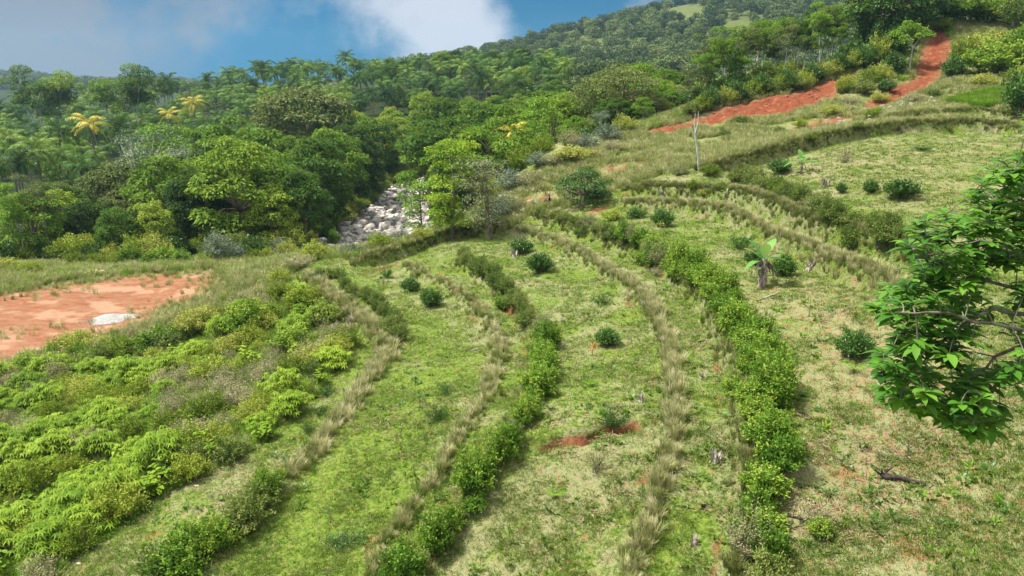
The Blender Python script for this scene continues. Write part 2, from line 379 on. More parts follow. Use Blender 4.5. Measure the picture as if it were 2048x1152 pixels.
# ---------------------------------------------------------------- the ground: one sheet to the far hills
def pwl(pts): return np.array([((px-1024)/F*Y, Y) for px, Y in pts])
POLY = {
 'lot': line([(-90, 612), (60, 578), (200, 558), (300, 549), (425, 544), (452, 556), (425, 580), (372, 604), (320, 640), (260, 668), (200, 690), (60, 740), (-90, 760)]),
 'slip': line([(1862, 54), (1893, 52), (1908, 95), (1888, 140), (1862, 172), (1800, 198), (1735, 220), (1722, 206), (1778, 170), (1826, 150), (1836, 105)]),
 'ridge': line([(1718, 140), (1704, 168), (1630, 214), (1565, 236), (1500, 243), (1425, 250), (1335, 272), (1285, 272), (1300, 258), (1400, 235), (1475, 208), (1560, 192), (1640, 166)]),
 'ridge2': line([(1700, 222), (1740, 226), (1700, 248), (1640, 262), (1560, 262), (1620, 242)]),
 'patch1': line([(1186, 340), (1230, 326), (1300, 322), (1290, 338), (1240, 350), (1195, 352)]),
 'patch2': line([(1010, 418), (1040, 398), (1075, 386), (1118, 384), (1122, 402), (1075, 412), (1040, 424)]),
 'patch3': line([(1150, 425), (1180, 412), (1225, 408), (1228, 420), (1190, 436), (1160, 436)]),
 'edge1': line([(710, 546), (760, 532), (830, 516), (880, 530), (930, 570), (925, 580), (860, 545), (820, 530), (740, 552)]),
}
FOREST = pwl([(-900, 80), (100, 79.5), (560, 80), (640, 92), (930, 100), (960, 88), (1030, 92), (1120, 96), (1300, 101), (1440, 107), (1650, 128), (1740, 150), (2100, 190), (2300, 430), (-900, 430)])
RIVER = np.array([at(*p)[:2] for p in [(668, 505), (690, 480), (735, 430), (790, 396), (835, 378)]])
RIVER = np.vstack([[RIVER[0][0]-14, 84], RIVER, [RIVER[-1][0]+8, RIVER[-1][1]+30]])
RIVC = pwl([(695, 82), (722, 92), (752, 103), (788, 120), (822, 138), (845, 156)])
f3 = GY < 500
X_, Y_ = GX[f3], GY[f3]
za = np.zeros(GX.shape+(4,)); zb = np.zeros(GX.shape+(4,))
def put(arr, ch, vals): arr[..., ch][f3] = np.maximum(arr[..., ch][f3], vals)
for k in ('slip', 'ridge'):
    q = softpoly(X_, Y_, POLY[k], 2.2); put(za, 0, q)
    H[f3] += q*(1.1*vnoise(X_*.45+3, Y_*.2, 41)+.6*vnoise(X_*1.3, Y_*.6, 42)+.3*vnoise(X_*2.6, Y_*2.6, 43))-(.8*q if k == 'slip' else 0)
for k in ('ridge2', 'patch1', 'patch2', 'patch3'): put(za, 0, .62*softpoly(X_, Y_, POLY[k], 1.6))
put(za, 0, .5*softpoly(X_, Y_, POLY['edge1'], .8))
za[..., 0] = np.maximum(za[..., 0], cutm)
for k in RW:                                       # bare foot of each bank on its lower side
    d, al = segdist(X_, Y_, RW[k]); s = ROWS[k][1]
    put(za, 0, .40*np.exp(-((d*s+.3)/.35)**2)*(vnoise(X_*.5, Y_*.5, 9)+.75))
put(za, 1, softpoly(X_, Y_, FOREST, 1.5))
clear = [pwl([(1290, 700), (1330, 640), (1390, 600), (1400, 650), (1350, 760), (1300, 800)]), pwl([(1130, 620), (1240, 560), (1260, 590), (1150, 660)]), pwl([(1420, 560), (1520, 520), (1520, 560), (1430, 600)])]
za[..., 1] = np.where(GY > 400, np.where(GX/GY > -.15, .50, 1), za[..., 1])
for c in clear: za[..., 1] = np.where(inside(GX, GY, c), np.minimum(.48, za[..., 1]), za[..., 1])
dR, _ = segdist(X_, Y_, RIVC)
rw = 6.0+Y_*0.012
put(za, 2, np.clip((rw-np.abs(dR))/1.5, 0, 1)*(Y_ > 84))
put(zb, 2, softpoly(X_, Y_, POLY['lot'], 3.5))
lush = line([(560, 960), (700, 790), (790, 680), (930, 740), (860, 900), (640, 1160), (420, 1160)])
put(zb, 0, softpoly(X_, Y_, lush, 2.5)*.8)
for pts in ([(1890, 205), (1960, 190), (2060, 160), (2060, 205), (1900, 212)], [(1000, 360), (1060, 330), (1140, 350), (1080, 372)], [(610, 560), (720, 640), (740, 690), (640, 800), (560, 900), (520, 880), (640, 740), (650, 640)]):
    put(zb, 0, softpoly(X_, Y_, line(pts), 2))
for pts, v in (([(1560, 1180), (1560, 900), (1560, 700), (1500, 560), (1700, 560), (2100, 700), (2300, 1180)], 1.0), ([(1420, 330), (1600, 290), (2060, 270), (2060, 420), (1800, 430), (1600, 370)], .55),
               ([(250, 1160), (560, 880), (620, 930), (380, 1160)], .6), ([(1000, 1160), (1060, 900), (1290, 880), (1250, 1160)], .6), ([(440, 545), (520, 540), (500, 600), (330, 660), (300, 640)], .9), ([(1000, 480), (1300, 240), (1800, 200), (1990, 250), (1600, 290), (1390, 340), (1250, 370)], .35)):
    put(zb, 1, softpoly(X_, Y_, line(pts), 2.5)*v)
H[f3] -= 0.9*np.clip((rw-np.abs(dR))/4, 0, 1)*(Y_ > 84)
gm = groundmat()
i = np.arange(NA-1)[:, None]; j = np.arange(NB-1)[None]
Fq = np.stack([i*NB+j, (i+1)*NB+j, (i+1)*NB+j+1, i*NB+j+1], -1).reshape(-1, 4)
gme = mesh('ground', np.stack([GX, GY, H+CZ], -1).reshape(-1, 3), Fq, gm, None, True)
za[..., 3] = 1; zb[..., 3] = 1
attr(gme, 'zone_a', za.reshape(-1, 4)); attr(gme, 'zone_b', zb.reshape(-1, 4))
tag(obj('ground', gme), 'grassy terraced hillside with red earth showing through', 'ground', kind='structure')
# ---------------------------------------------------------------- plant building
M = {}
M['forest'] = leafmat('forest leaves', [(.020, .062, .010), (.060, .145, .016), (.15, .265, .025), (.30, .39, .045)], .30, wild=.72)
M['lime'] = leafmat('lime leaves', [(.07, .17, .015), (.14, .28, .022), (.24, .38, .04)], .28, wild=.35)
M['olive'] = leafmat('olive leaves', [(.08, .12, .035), (.14, .18, .05), (.23, .26, .09)], .2, wild=.5)
M['silver'] = leafmat('silver leaves', [(.10, .14, .09), (.17, .22, .15), (.25, .29, .20)], .15, wild=.3)
M['palm'] = leafmat('palm fronds', [(.012, .045, .012), (.036, .10, .018), (.095, .19, .030), (.21, .30, .05)], .22, wild=.6)
M['yellowpalm'] = leafmat('yellow palm fronds', [(.25, .26, .03), (.45, .40, .05), (.60, .52, .12)], .2, wild=.3)
M['coffee'] = leafmat('coffee leaves', [(.028, .085, .014), (.055, .14, .02), (.10, .21, .03)], .15, .4, .35, wild=.25)
M['hedge'] = leafmat('hedge leaves', [(.04, .11, .012), (.09, .20, .02), (.19, .33, .035), (.38, .46, .07)], .32, wild=.3)
M['hedgedark'] = leafmat('dark hedge leaves', [(.04, .08, .016), (.08, .14, .025), (.16, .22, .045), (.28, .30, .09)], .25, wild=.4)
M['brush'] = leafmat('brush leaves', [(.11, .14, .05), (.20, .22, .09), (.33, .31, .16), (.46, .40, .25)], .2, wild=.45)
M['weed'] = leafmat('weed leaves', [(.08, .13, .014), (.18, .26, .022), (.31, .38, .045), (.44, .42, .12)], .25, wild=.6)
M['bigleaf'] = leafmat('broad bright leaves', [(.09, .19, .012), (.19, .31, .02), (.34, .45, .045)], .3, wild=.35)
M['over'] = leafmat('overhanging leaves', [(.03, .11, .014), (.08, .23, .025), (.19, .40, .04)], .38, .5, .25, wild=.0)
M['rowgrass'] = leafmat('row grass blades', [(.07, .11, .02), (.22, .25, .07), (.50, .47, .24), (.76, .69, .46)], .25, wild=.5)
M['bankgrass'] = leafmat('bank grass blades', [(.04, .07, .012), (.13, .17, .035), (.33, .33, .13), (.60, .54, .34)], .2, wild=.3)
M['turf'] = leafmat('turf blades', [(.08, .17, .018), (.14, .25, .03), (.24, .31, .06), (.46, .42, .22)], .25, wild=.8)
M['tallgrass'] = leafmat('tall grass blades', [(.12, .17, .035), (.25, .30, .08), (.42, .42, .18), (.62, .56, .34)], .25, wild=.6)
M['greengrass'] = leafmat('green grass blades', [(.09, .20, .015), (.16, .32, .022), (.27, .42, .045)], .25, wild=.6)
M['flower'] = leafmat('pale flower heads', [(.55, .52, .42), (.68, .64, .55), (.78, .76, .68)], .1, wild=.3)
M['orange'] = leafmat('orange leaves', [(.55, .16, .03), (.65, .25, .05)], .2, wild=.2)
M['farwood'] = leafmat('far wood leaves', [(.028, .060, .024), (.065, .11, .036), (.12, .175, .055), (.19, .24, .08)], .1, wild=.85)
M['bark'] = solidmat('bark', (.10, .075, .05), (.26, .22, .17), 7, stretch=(1, 1, .3))
M['palmbark'] = solidmat('palm bark', (.10, .09, .07), (.26, .24, .19), 6)
M['palebark'] = solidmat('pale bark', (.33, .31, .27), (.58, .56, .50), 6, stretch=(1, 1, .3))
M['deadleaf'] = solidmat('dried leaf sheath', (.10, .06, .05), (.45, .38, .33), 14, stretch=(1, 1, .25))
M['char'] = solidmat('charred wood', (.012, .010, .009), (.07, .055, .045), 9)
M['deadwood'] = solidmat('dead wood', (.20, .15, .12), (.55, .50, .45), 11)

def limb(g, a, b, r0, r1, sag=.1, n=6, sides=5, r=rng):
    a = np.asarray(a, float); b = np.asarray(b, float); u = np.linspace(0, 1, n)[:, None]
    L = np.linalg.norm(b-a); pts = a+(b-a)*u+np.sin(u*pi)*r.normal(0, sag*L, 3)*.5+np.array([0, 0, 1])*np.sin(u*pi)*L*.06
    tube(g, pts, np.linspace(r0, r1, n), sides); return pts
def lobes_crown(g, C, R, per, ls, r, flat=.62, zlo=-.45, droop=.25):
    """crown as clumps of leaves on the upper outside of many small lobes"""
    for c, rad in zip(C, R):
        n = max(8, int(per*rad*rad)); d = randdir(n, zlo, 1, r); d2 = d*np.array([1, 1, flat])
        p = c+d2*rad*(0.62+0.42*r.rand(n, 1)**.6)
        out = norm(d*np.array([1, 1, .25])+r.normal(0, .45, (n, 3)))
        nm = norm(d+np.array([0, 0, .8])+r.normal(0, .35, (n, 3)))
        base = r.uniform(.25, .75)
        leaves(g, p, out, nm, ls*r.uniform(.7, 1.3, n), ls*.55*r.uniform(.8, 1.2, n), np.clip(base+r.normal(0, .22, n), 0, .93), droop)
def broad_tree(seed, Ht, R, mats, per=105, ls=.50, low=.28, nl=34, rel=.27, trunk='bark', flat=.62, top=1.0):
    """parts of a broadleaf tree: trunk with limbs, crown"""
    r = np.random.RandomState(seed); gt = Geo(); gc = Geo()
    fork = Ht*r.uniform(.28, .4); lean = r.normal(0, .04*Ht, 2)
    f = np.array([lean[0], lean[1], fork])
    tube(gt, [[0, 0, -.4], [lean[0]*.3, lean[1]*.3, fork*.5], f], [R*.07+.08, R*.055+.05, R*.05+.04], 7)
    cz = Ht*(low+1)/2; rz = Ht*(1-low)/2
    C = []; Rr = []
    k = 0
    while len(C) < nl and k < 900:
        k += 1; d = randdir(1, -.75, 1, r)[0]; q = r.uniform(.55, 1)**.5
        c = np.array([d[0]*R, d[1]*R, cz+d[2]*rz])*np.array([1, 1, 1]); c[:2] *= q*(1-.25*max(0, d[2])**2); c[2] = cz+d[2]*rz*q*top
        rad = R*rel*r.uniform(.75, 1.3)
        if all(np.linalg.norm((c-o)*np.array([1, 1, 1.2])) > (rad+s)*.62 for o, s in zip(C, Rr)): C.append(c); Rr.append(rad)
    for c, s in list(zip(C, Rr))[:14]: limb(gt, f, c-[0, 0, s*.2], R*.03+.03, .03, .12, 5, 4, r)
    lobes_crown(gc, C, Rr, per, ls, r, flat)
    return gt.mesh('trunk', M[trunk], True), gc.mesh('crown', mats)
def tier_tree(seed, Ht, R, mat, tiers=7, per=150, ls=.30, low=.25, trunk='bark', stems=1):
    """thin trunk with flat separate tiers of foliage"""
    r = np.random.RandomState(seed); gt = Geo(); gc = Geo(); C = []; Rr = []
    for s in range(stems):
        off = r.normal(0, .25*R, 2) if stems > 1 else np.zeros(2); lean = r.normal(0, .03*Ht, 2)+off
        pts = [np.array([off[0]*.15, off[1]*.15, -.3])]+[np.array([lean[0]*u**1.4, lean[1]*u**1.4, Ht*u*.96])+np.r_[r.normal(0, .012*Ht, 2), 0] for u in (.25, .5, .75, 1)]
        tube(gt, pts, np.linspace(R*.05+.04, .03, 5), 6)
        for k in range(tiers):
            u = low+(1-low)*(k+.6)/tiers; c0 = pts[0]*(1-u)+pts[-1]*u; w = R*(1.0-.35*abs(u-.6)/.4)*r.uniform(.8, 1.1)
            if stems > 1: w *= .75
            for q in range(max(3, int(r.randint(3, 6)))):
                a = r.uniform(0, 2*pi); d = w*r.uniform(.3, .8)
                c = c0+np.array([cos(a)*d, sin(a)*d, r.normal(0, .03*Ht)])
                limb(gt, c0-[0, 0, Ht*.07], c, .04, .015, .08, 4, 4, r); C.append(c); Rr.append(R*r.uniform(.26, .42))
    lobes_crown(gc, C, Rr, per, ls, r, .42, -.2, .2)
    return gt.mesh('trunk', M[trunk], True), gc.mesh('crown', mat)
def slender_tree(seed, Ht, R, mat, per=60, ls=.30, trunk='palebark'):
    """tall thin stems that fork into a light umbrella crown"""
    r = np.random.RandomState(seed); gt = Geo(); gc = Geo(); C = []; Rr = []
    f = np.array([r.normal(0, .3), r.normal(0, .3), Ht*r.uniform(.42, .55)])
    tube(gt, [[0, 0, -.4], f*.5+[r.normal(0, .1), 0, 0], f], [.15, .12, .09], 6)
    for q in range(r.randint(4, 7)):
        a = r.uniform(0, 2*pi); d = R*r.uniform(.3, .75)
        e = np.array([f[0]+cos(a)*d, f[1]+sin(a)*d, Ht*r.uniform(.78, .95)])
        limb(gt, f, e, .075, .03, .08, 6, 5, r)
        for h in range(r.randint(4, 7)):
            c = e+np.array([r.normal(0, R*.30), r.normal(0, R*.30), r.normal(-.7, Ht*.10)])
            limb(gt, e*.7+f*.3, c, .03, .012, .1, 4, 3, r); C.append(c); Rr.append(R*r.uniform(.22, .40))
    lobes_crown(gc, C, Rr, per*4.5, ls*.85, r, .6, -.6, .3)
    return gt.mesh('trunk', M[trunk], True), gc.mesh('crown', mat)
def palm_tree(seed, Ht, L, mat, nf=20, nl=13, trunk='palmbark', sparse=False):
    r = np.random.RandomState(seed); gt = Geo(); gc = Geo()
    top = np.array([r.normal(0, .35), r.normal(0, .35), Ht-L*.45])
    tube(gt, [[0, 0, -.5], top*.33+[.08, 0, 0], top*.7, top, top+[0, 0, .5]], [.24, .17, .15, .16, .08], 7)
    for k in range(nf):
        a = 2*pi*k*.381966+r.normal(0, .15); u0 = (k+.5)/nf; el = 1.35-1.75*u0+r.normal(0, .12); LL = L*r.uniform(.85, 1.1)
        h = np.array([cos(a), sin(a), 0.0]); n = 9; pts = [top+[0, 0, .35]]; e = el
        for q in range(n):
            pts.append(pts[-1]+(h*cos(e)+np.array([0, 0, sin(e)]))*LL/n); e -= (1.75-.5*u0)/n*(.5+1.1*q/n)
        pts = np.array(pts); tube(gc, pts, np.linspace(.05, .015, n+1), 3, .6)
        side = np.cross(h, [0, 0, 1.0]); us = np.linspace(.10, 1, nl)
        ctr = np.stack([np.interp(us*n, np.arange(n+1), pts[:, i]) for i in range(3)], 1)
        tan = norm(np.stack([np.interp(np.clip(us*n+.4, 0, n), np.arange(n+1), pts[:, i]) for i in range(3)], 1)-ctr+h*1e-3)
        ll = L*.30*np.sin(pi*(us*.80+.14))**.7; tt = np.clip(r.uniform(.25, .75)+r.normal(0, .07, nl), 0, .93)
        for sg in (-1, 1):
            dr = norm(side*sg*.8+tan*.75+np.array([0, 0, -.28])+r.normal(0, .08, (nl, 3)))
            leaves(gc, ctr, dr, np.cross(tan, side*sg)*sg+np.array([0, 0, .5]), ll, LL/nl*.8, tt, .3, .05)
    return gt.mesh('trunk', M[trunk], True), gc.mesh('crown', mat)
def shrub(seed, R, Ht, mat, twigs=60, per=34, ls=.12, wd=.42, spread=1.0, stem='bark', droop=.15, base=.08, outer=.35, jit=.55, upness=.35, stemr=.022):
    """twigs rising from the foot to a rounded outline, leaves along their outer part"""
    r = np.random.RandomState(seed); gt = Geo(); gc = Geo()
    d = randdir(twigs, -.12, 1, r); lump = 1+.22*np.sin(d[:, 0]*3+seed)*np.cos(d[:, 1]*3.3+seed*2)
    tips = d*np.array([R, R, Ht*.62])*lump[:, None]*r.uniform(.78, 1.08, (twigs, 1))*spread; tips[:, 2] += Ht*.42
    tips[:, 2] = np.maximum(tips[:, 2], Ht*.1)
    for k in range(twigs):
        b = np.array([*r.normal(0, R*.12, 2), 0]); mid = b*.4+tips[k]*.5+np.array([0, 0, Ht*.10*(1 if tips[k][2] < Ht*.6 else 0)])
        if k % 4 == 0: tube(gt, [b-[0, 0, .12], mid*.6+b*.4, mid, tips[k]*.96], [stemr, stemr*.7, stemr*.5, .004], 4)
        u = outer+(1-outer)*r.rand(per)**.8
        p = (b*(1-u[:, None])**2+2*u[:, None]*(1-u[:, None])*mid+u[:, None]**2*tips[k])+r.normal(0, R*.075, (per, 3))
        ax = norm(tips[k]-mid); dr = norm(ax*.5+r.normal(0, jit, (per, 3))+np.array([0, 0, upness]))
        nm = norm(np.array([0, 0, 1.0])+r.normal(0, .5, (per, 3))+d[k]*.5)
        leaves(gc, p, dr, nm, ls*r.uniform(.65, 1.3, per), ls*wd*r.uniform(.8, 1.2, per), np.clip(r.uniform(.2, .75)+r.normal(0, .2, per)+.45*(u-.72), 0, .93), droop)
    return gt.mesh('stem', M[stem], True), gc.mesh('foliage', mat)
def palmate_shrub(seed, R, Ht, mat, stems=16, hands=8, ls=.22, fingers=7, wd=.26):
    """stems carrying whorls of long drooping leaflets"""
    r = np.random.RandomState(seed); gt = Geo(); gc = Geo()
    for k in range(stems):
        a = r.uniform(0, 2*pi); q = R*r.uniform(.1, .95); b = np.array([cos(a)*q*.35, sin(a)*q*.35, 0]); e = np.array([cos(a)*q, sin(a)*q, Ht*(1-.35*(q/R)**2)*r.uniform(.75, 1.05)])
        tube(gt, [b-[0, 0, .1], (b+e)/2, e], [.018, .014, .007], 4)
        for h in range(hands):
            u = r.uniform(.55, 1); c = b*(1-u)+e*u+np.r_[r.normal(0, ls*.75, 2), r.normal(0, ls*.35)]
            th = np.linspace(0, 2*pi, fingers, endpoint=False)+r.rand()*6; dr = np.stack([np.cos(th), np.sin(th), np.full(fingers, -.15)], 1)+r.normal(0, .1, (fingers, 3))
            leaves(gc, np.repeat(c[None], fingers, 0), dr, np.tile([0, 0, 1.0], (fingers, 1)), ls*r.uniform(.85, 1.15, fingers), ls*wd, np.clip(r.uniform(.2, .8)+r.normal(0, .06, fingers), 0, .93), .42)
    return gt.mesh('stem', M['bark'], True), gc.mesh('foliage', mat)
def broadleaf_shrub(seed, R, Ht, mat, stems=9, per=16, ls=.24, wd=.6):
    """large bright leaves held out on upright stems"""
    r = np.random.RandomState(seed); gt = Geo(); gc = Geo()
    for k in range(stems):
        a = r.uniform(0, 2*pi); q = R*r.uniform(.1, .8); b = np.array([cos(a)*q*.4, sin(a)*q*.4, 0]); e = np.array([cos(a)*q, sin(a)*q, Ht*r.uniform(.6, 1.05)])
        tube(gt, [b-[0, 0, .1], (b+e)/2, e], [.018, .014, .007], 4)
        u = r.uniform(.25, 1, per); th = r.uniform(0, 2*pi, per)
        dr = np.stack([np.cos(th), np.sin(th), r.uniform(-.1, .6, per)], 1)
        bigleaves(gc, b+(e-b)*u[:, None], dr, ls*r.uniform(.7, 1.25, per), ls*wd*r.uniform(.8, 1.1, per), np.clip(r.uniform(.3, .7)+r.normal(0, .12, per), 0, .93), .35, 2)
    return gt.mesh('stem', M['bark'], True), gc.mesh('foliage', mat)
def tuft(seed, n, h, R, wd, arch=.5, lean=(0, 0), heads=0, name='blades', mat=None, tb=(.1, .5), tt=(.5, .95)):
    """grass clump: bent blades, paler towards their tips"""
    r = np.random.RandomState(seed); a = r.uniform(0, 2*pi, n); q = R*np.sqrt(r.rand(n))
    b = np.stack([np.cos(a)*q, np.sin(a)*q, np.full(n, -.03)], 1); a2 = a+r.normal(0, .6, n); hh = h*r.uniform(.6, 1.15, n)
    out = np.stack([np.cos(a2), np.sin(a2), np.zeros(n)], 1)*(arch*hh*r.uniform(.3, 1.1, n))[:, None]+np.array([lean[0], lean[1], 0])*hh[:, None]
    sd = np.stack([-np.sin(a2), np.cos(a2), np.zeros(n)], 1)*wd*.5
    m1 = b+out*.3+np.array([0, 0, 1])*(hh*.62)[:, None]; tip = b+out+np.array([0, 0, 1])*(hh*.95)[:, None]
    g = Geo(); V = np.stack([b-sd*.8, b+sd*.8, m1+sd, m1-sd, tip], 1).reshape(-1, 3); k = np.arange(n)[:, None]*5
    t0 = r.uniform(*tb, n); t1 = r.uniform(*tt, n); T = np.stack([t0, t0, (t0+t1)/2, (t0+t1)/2, t1], 1).ravel()
    g.add(V, k+np.array([[0, 1, 2, 3]]), T); g.n -= len(V); g.add(np.zeros((0, 3)), k+np.array([[3, 2, 4]]), np.zeros(0)); g.n += len(V)
    if heads:
        hb = tip[:heads]; leaves(g, hb, randdir(heads, .3, 1, r), randdir(heads, -1, 1, r), .10, .035, .94)
    return g.mesh(name, mat)
# ---------------------------------------------------------------- scattering of uncountable growth (one object each)
def scatter(name, pts, scl, srcs, label, cat, seed=0, tilt=.12, group=None):
    """one object whose points carry copies of the source meshes"""
    r = np.random.RandomState(seed); pts = np.asarray(pts, float); n = len(pts)
    me = bpy.data.meshes.new(name); me.vertices.add(n); me.vertices.foreach_set('co', pts.astype(np.float32).ravel())
    def at_(nm, ty, key, v): a = me.attributes.new(nm, ty, 'POINT'); a.data.foreach_set(key, v)
    rot = np.stack([r.normal(0, tilt, n), r.normal(0, tilt, n), r.uniform(0, 2*pi, n)], 1).astype(np.float32)
    at_('rot', 'FLOAT_VECTOR', 'vector', rot.ravel()); at_('scl', 'FLOAT', 'value', np.broadcast_to(scl, (n,)).astype(np.float32))
    at_('pick', 'INT', 'value', r.randint(0, len(srcs), n).astype(np.int32))
    o = obj(name, me); tag(o, label, cat, group, 'stuff')
    c = bpy.data.collections.new(name+'_source')
    for k, s in enumerate(srcs): c.objects.link(bpy.data.objects.new('source_%02d' % k, s))
    ng = bpy.data.node_groups.new(name, 'GeometryNodeTree'); ng.interface.new_socket('Geometry', in_out='INPUT', socket_type='NodeSocketGeometry'); ng.interface.new_socket('Geometry', in_out='OUTPUT', socket_type='NodeSocketGeometry')
    N = ng.nodes; L = ng.links
    gi = N.new('NodeGroupInput'); go = N.new('NodeGroupOutput'); ip = N.new('GeometryNodeInstanceOnPoints'); ci = N.new('GeometryNodeCollectionInfo')
    ci.inputs['Collection'].default_value = c; ci.inputs['Separate Children'].default_value = True; ci.inputs['Reset Children'].default_value = True
    def na(nm, ty):
        x = N.new('GeometryNodeInputNamedAttribute'); x.data_type = ty; x.inputs[0].default_value = nm; return x.outputs[0]
    L.new(gi.outputs[0], ip.inputs['Points']); L.new(ci.outputs[0], ip.inputs['Instance']); ip.inputs['Pick Instance'].default_value = True
    L.new(na('pick', 'INT'), ip.inputs['Instance Index']); L.new(na('rot', 'FLOAT_VECTOR'), ip.inputs['Rotation']); L.new(na('scl', 'FLOAT'), ip.inputs['Scale'])
    L.new(ip.outputs[0], go.inputs[0]); md = o.modifiers.new('spread', 'NODES'); md.node_group = ng
    return o
def gpts(XY): XY = np.asarray(XY); return np.c_[XY, zat(XY[:, 0], XY[:, 1])+CZ]
def poisson(bounds, rad, test, n, r, have=()):
    """random points at least rad apart (rad may depend on y)"""
    out = list(have); cell = {}; 
    def key(p, s): return (int(p[0]//s), int(p[1]//s))
    S = max(rad(bounds[2]), rad(bounds[3])) if callable(rad) else rad
    for p in out: cell.setdefault(key(p, S), []).append(p)
    got = []
    X = r.uniform(bounds[0], bounds[1], n); Y = r.uniform(bounds[2], bounds[3], n); ok = test(X, Y)
    for x, y in zip(X[ok], Y[ok]):
        q = rad(y) if callable(rad) else rad; kx, ky = key((x, y), S); good = True
        for i in (-1, 0, 1):
            for j in (-1, 0, 1):
                for p in cell.get((kx+i, ky+j), ()):
                    if (p[0]-x)**2+(p[1]-y)**2 < q*q: good = False; break
                if not good: break
            if not good: break
        if good: cell.setdefault((kx, ky), []).append((x, y)); got.append((x, y))
    return np.array(got)
THINGS = []                                       # (object, kind word, look words) for the labels at the end
def plant(proto, pos, s=1.0, rz=None, name=None, cat='tree', group=None, sz=None, look='', r=rng):
    """first use and every later use of a prototype: an Empty with its two parts"""
    e = bpy.data.objects.new(name or proto['name'], None); COL.objects.link(e); e.empty_display_size = .3
    e.location = (float(pos[0]), float(pos[1]), float(pos[2])); e.rotation_euler = (0, 0, r.uniform(0, 6.28) if rz is None else rz)
    e.scale = (s, s, s if sz is None else sz)
    for pn, me in proto['parts']:
        c = bpy.data.objects.new(pn, me); COL.objects.link(c); c.parent = e
    e['category'] = cat
    if group: e['group'] = group
    THINGS.append((e, proto.get('look', '') if not look else look, name or proto['name'], cat))
    return e
def proto(name, parts, look='', names=('trunk', 'crown')): return {'name': name, 'parts': list(zip(names, parts)), 'look': look}
# ---------------------------------------------------------------- the forest beyond the river
def fw(X, Y): return 1024+F*X/Y                   # photo column (approximate) of a ground point
BR = [proto('broadleaf_tree', broad_tree(10+k, 13, 4.6, M['forest'], low=[.02, .08, .16][k % 3], nl=[52, 50, 40][k % 3])) for k in range(6)]
BRW = [proto('broadleaf_tree', broad_tree(30+k, 11, 5.6, M[['forest', 'olive', 'forest'][k]], low=.38, nl=38, rel=.22, flat=.5)) for k in range(3)]
LIME = [proto('bright_green_tree', broad_tree(40+k, 10, 3.8, M['lime'], low=.15, nl=30, per=140, ls=.34)) for k in range(3)]
OLV = [proto('olive_green_tree', broad_tree(50+k, 10, 4.8, M['olive'], low=.4, nl=36, rel=.24, flat=.5, ls=.34)) for k in range(2)]
SLN = [proto('slender_tree', slender_tree(60+k, 12, 3.0, M['lime' if k % 3 == 0 else 'olive' if k % 3 == 1 else 'forest'])) for k in range(6)]
PLM = [proto('palm_tree', palm_tree(70+k, [13.5, 12, 14.5, 13, 12.5][k], [4.9, 4.5, 5.2, 4.7, 4.4][k], M['palm'], 19, 17)) for k in range(5)]
YPL = [proto('palm_tree', palm_tree(80+k, 12.0, 2.9, M['yellowpalm'], [13, 10][k], 15)) for k in range(2)]
r4 = np.random.RandomState(21)
def offriver(X, Y, m=5.0):
    d, _ = segdist(X, Y, RIVC); return (np.abs(d) > 6+Y*.012+m) | (Y < 84)
def inforest(X, Y): return inside(X, Y, FOREST) & offriver(X, Y)
placed = []
def put_tree(pr, px, Y, top=None, s=None, **kw):
    """tree at a column and distance; top = photo row of its top sets its height"""
    X = (px-1024)/F*Y*1.0; z = float(zat(X, Y)); h = dict(zip(('broadleaf_tree', 'bright_green_tree', 'olive_green_tree', 'slender_tree', 'palm_tree'), (13.4, 10.3, 10.3, 12.2, 13))).get(pr['name'], 10)
    if pr in BRW: h = 11.3
    X = (px-1024)/F*(Y*cos(PIT)-(z+6)*sin(PIT)); z = float(zat(X, Y))
    if top is not None and pr['name'] == 'slender_tree': top -= 14
    if top is not None: s = max(.35, (slope(top)*Y-z)/h)
    placed.append((X, Y)); return plant(pr, (X, Y, z+CZ-.2), s, **kw)
# trees one can pick out in the photograph
SPOT = [(BR[0], 480, 90, 268, 'tall dense green tree with a domed bright crown at the front of the wood'), (BR[1], 395, 92, 330, ''), (BR[3], 560, 96, 300, ''), (BR[4], 628, 108, 262, ''), (BR[2], 660, 124, 248, ''),
 (BR[5], 600, 93, 335, ''), (BR[1], 540, 88, 372, ''), (BR[2], 330, 96, 300, ''), (LIME[0], 345, 118, 242, ''), (BRW[1], 250, 104, 255+60, ''), (BR[3], 180, 88, 385, ''), (LIME[1], 60, 84, 375, ''), (BR[0], 120, 90, 372, ''), (LIME[2], 15, 88, 385, ''), (BR[4], 230, 84, 405, ''), (BR[5], 300, 86, 398, ''),
 (BRW[0], 470, 130, 232, ''), (BRW[1], 610, 175, 168, 'wide olive tree with a flat crown rising above the palms'), (SLN[5], 285, 225, 136, ''), (SLN[2], 262, 232, 150, ''), (SLN[2], 90, 235, 152, ''), (SLN[5], 130, 240, 146, ''), (LIME[1], 860, 118, 285, ''), (BR[3], 752, 168, 225, ''), (BR[1], 705, 145, 245, ''),
 (BRW[2], 900, 125, 225, ''), (BR[5], 930, 112, 250, ''), (LIME[2], 980, 105, 262, ''), (BR[2], 960, 150, 195, ''), (BR[4], 880, 165, 185, ''), (LIME[0], 1090, 108, 188, ''), (BR[0], 1130, 118, 180, ''), (LIME[2], 1060, 100, 235, ''), (OLV[0], 1180, 104, 232, ''), (LIME[1], 1150, 102, 225, ''),
 (BR[3], 590, 330, 128, ''), (BR[0], 780, 330, 112, ''), (BR[1], 885, 330, 100, ''), (BR[5], 910, 338, 98, ''), (BR[2], 985, 330, 98, ''), (BR[4], 1040, 320, 88, '')]
for pr, px, Y, top, look in SPOT: put_tree(pr, px, Y, top, look=look)
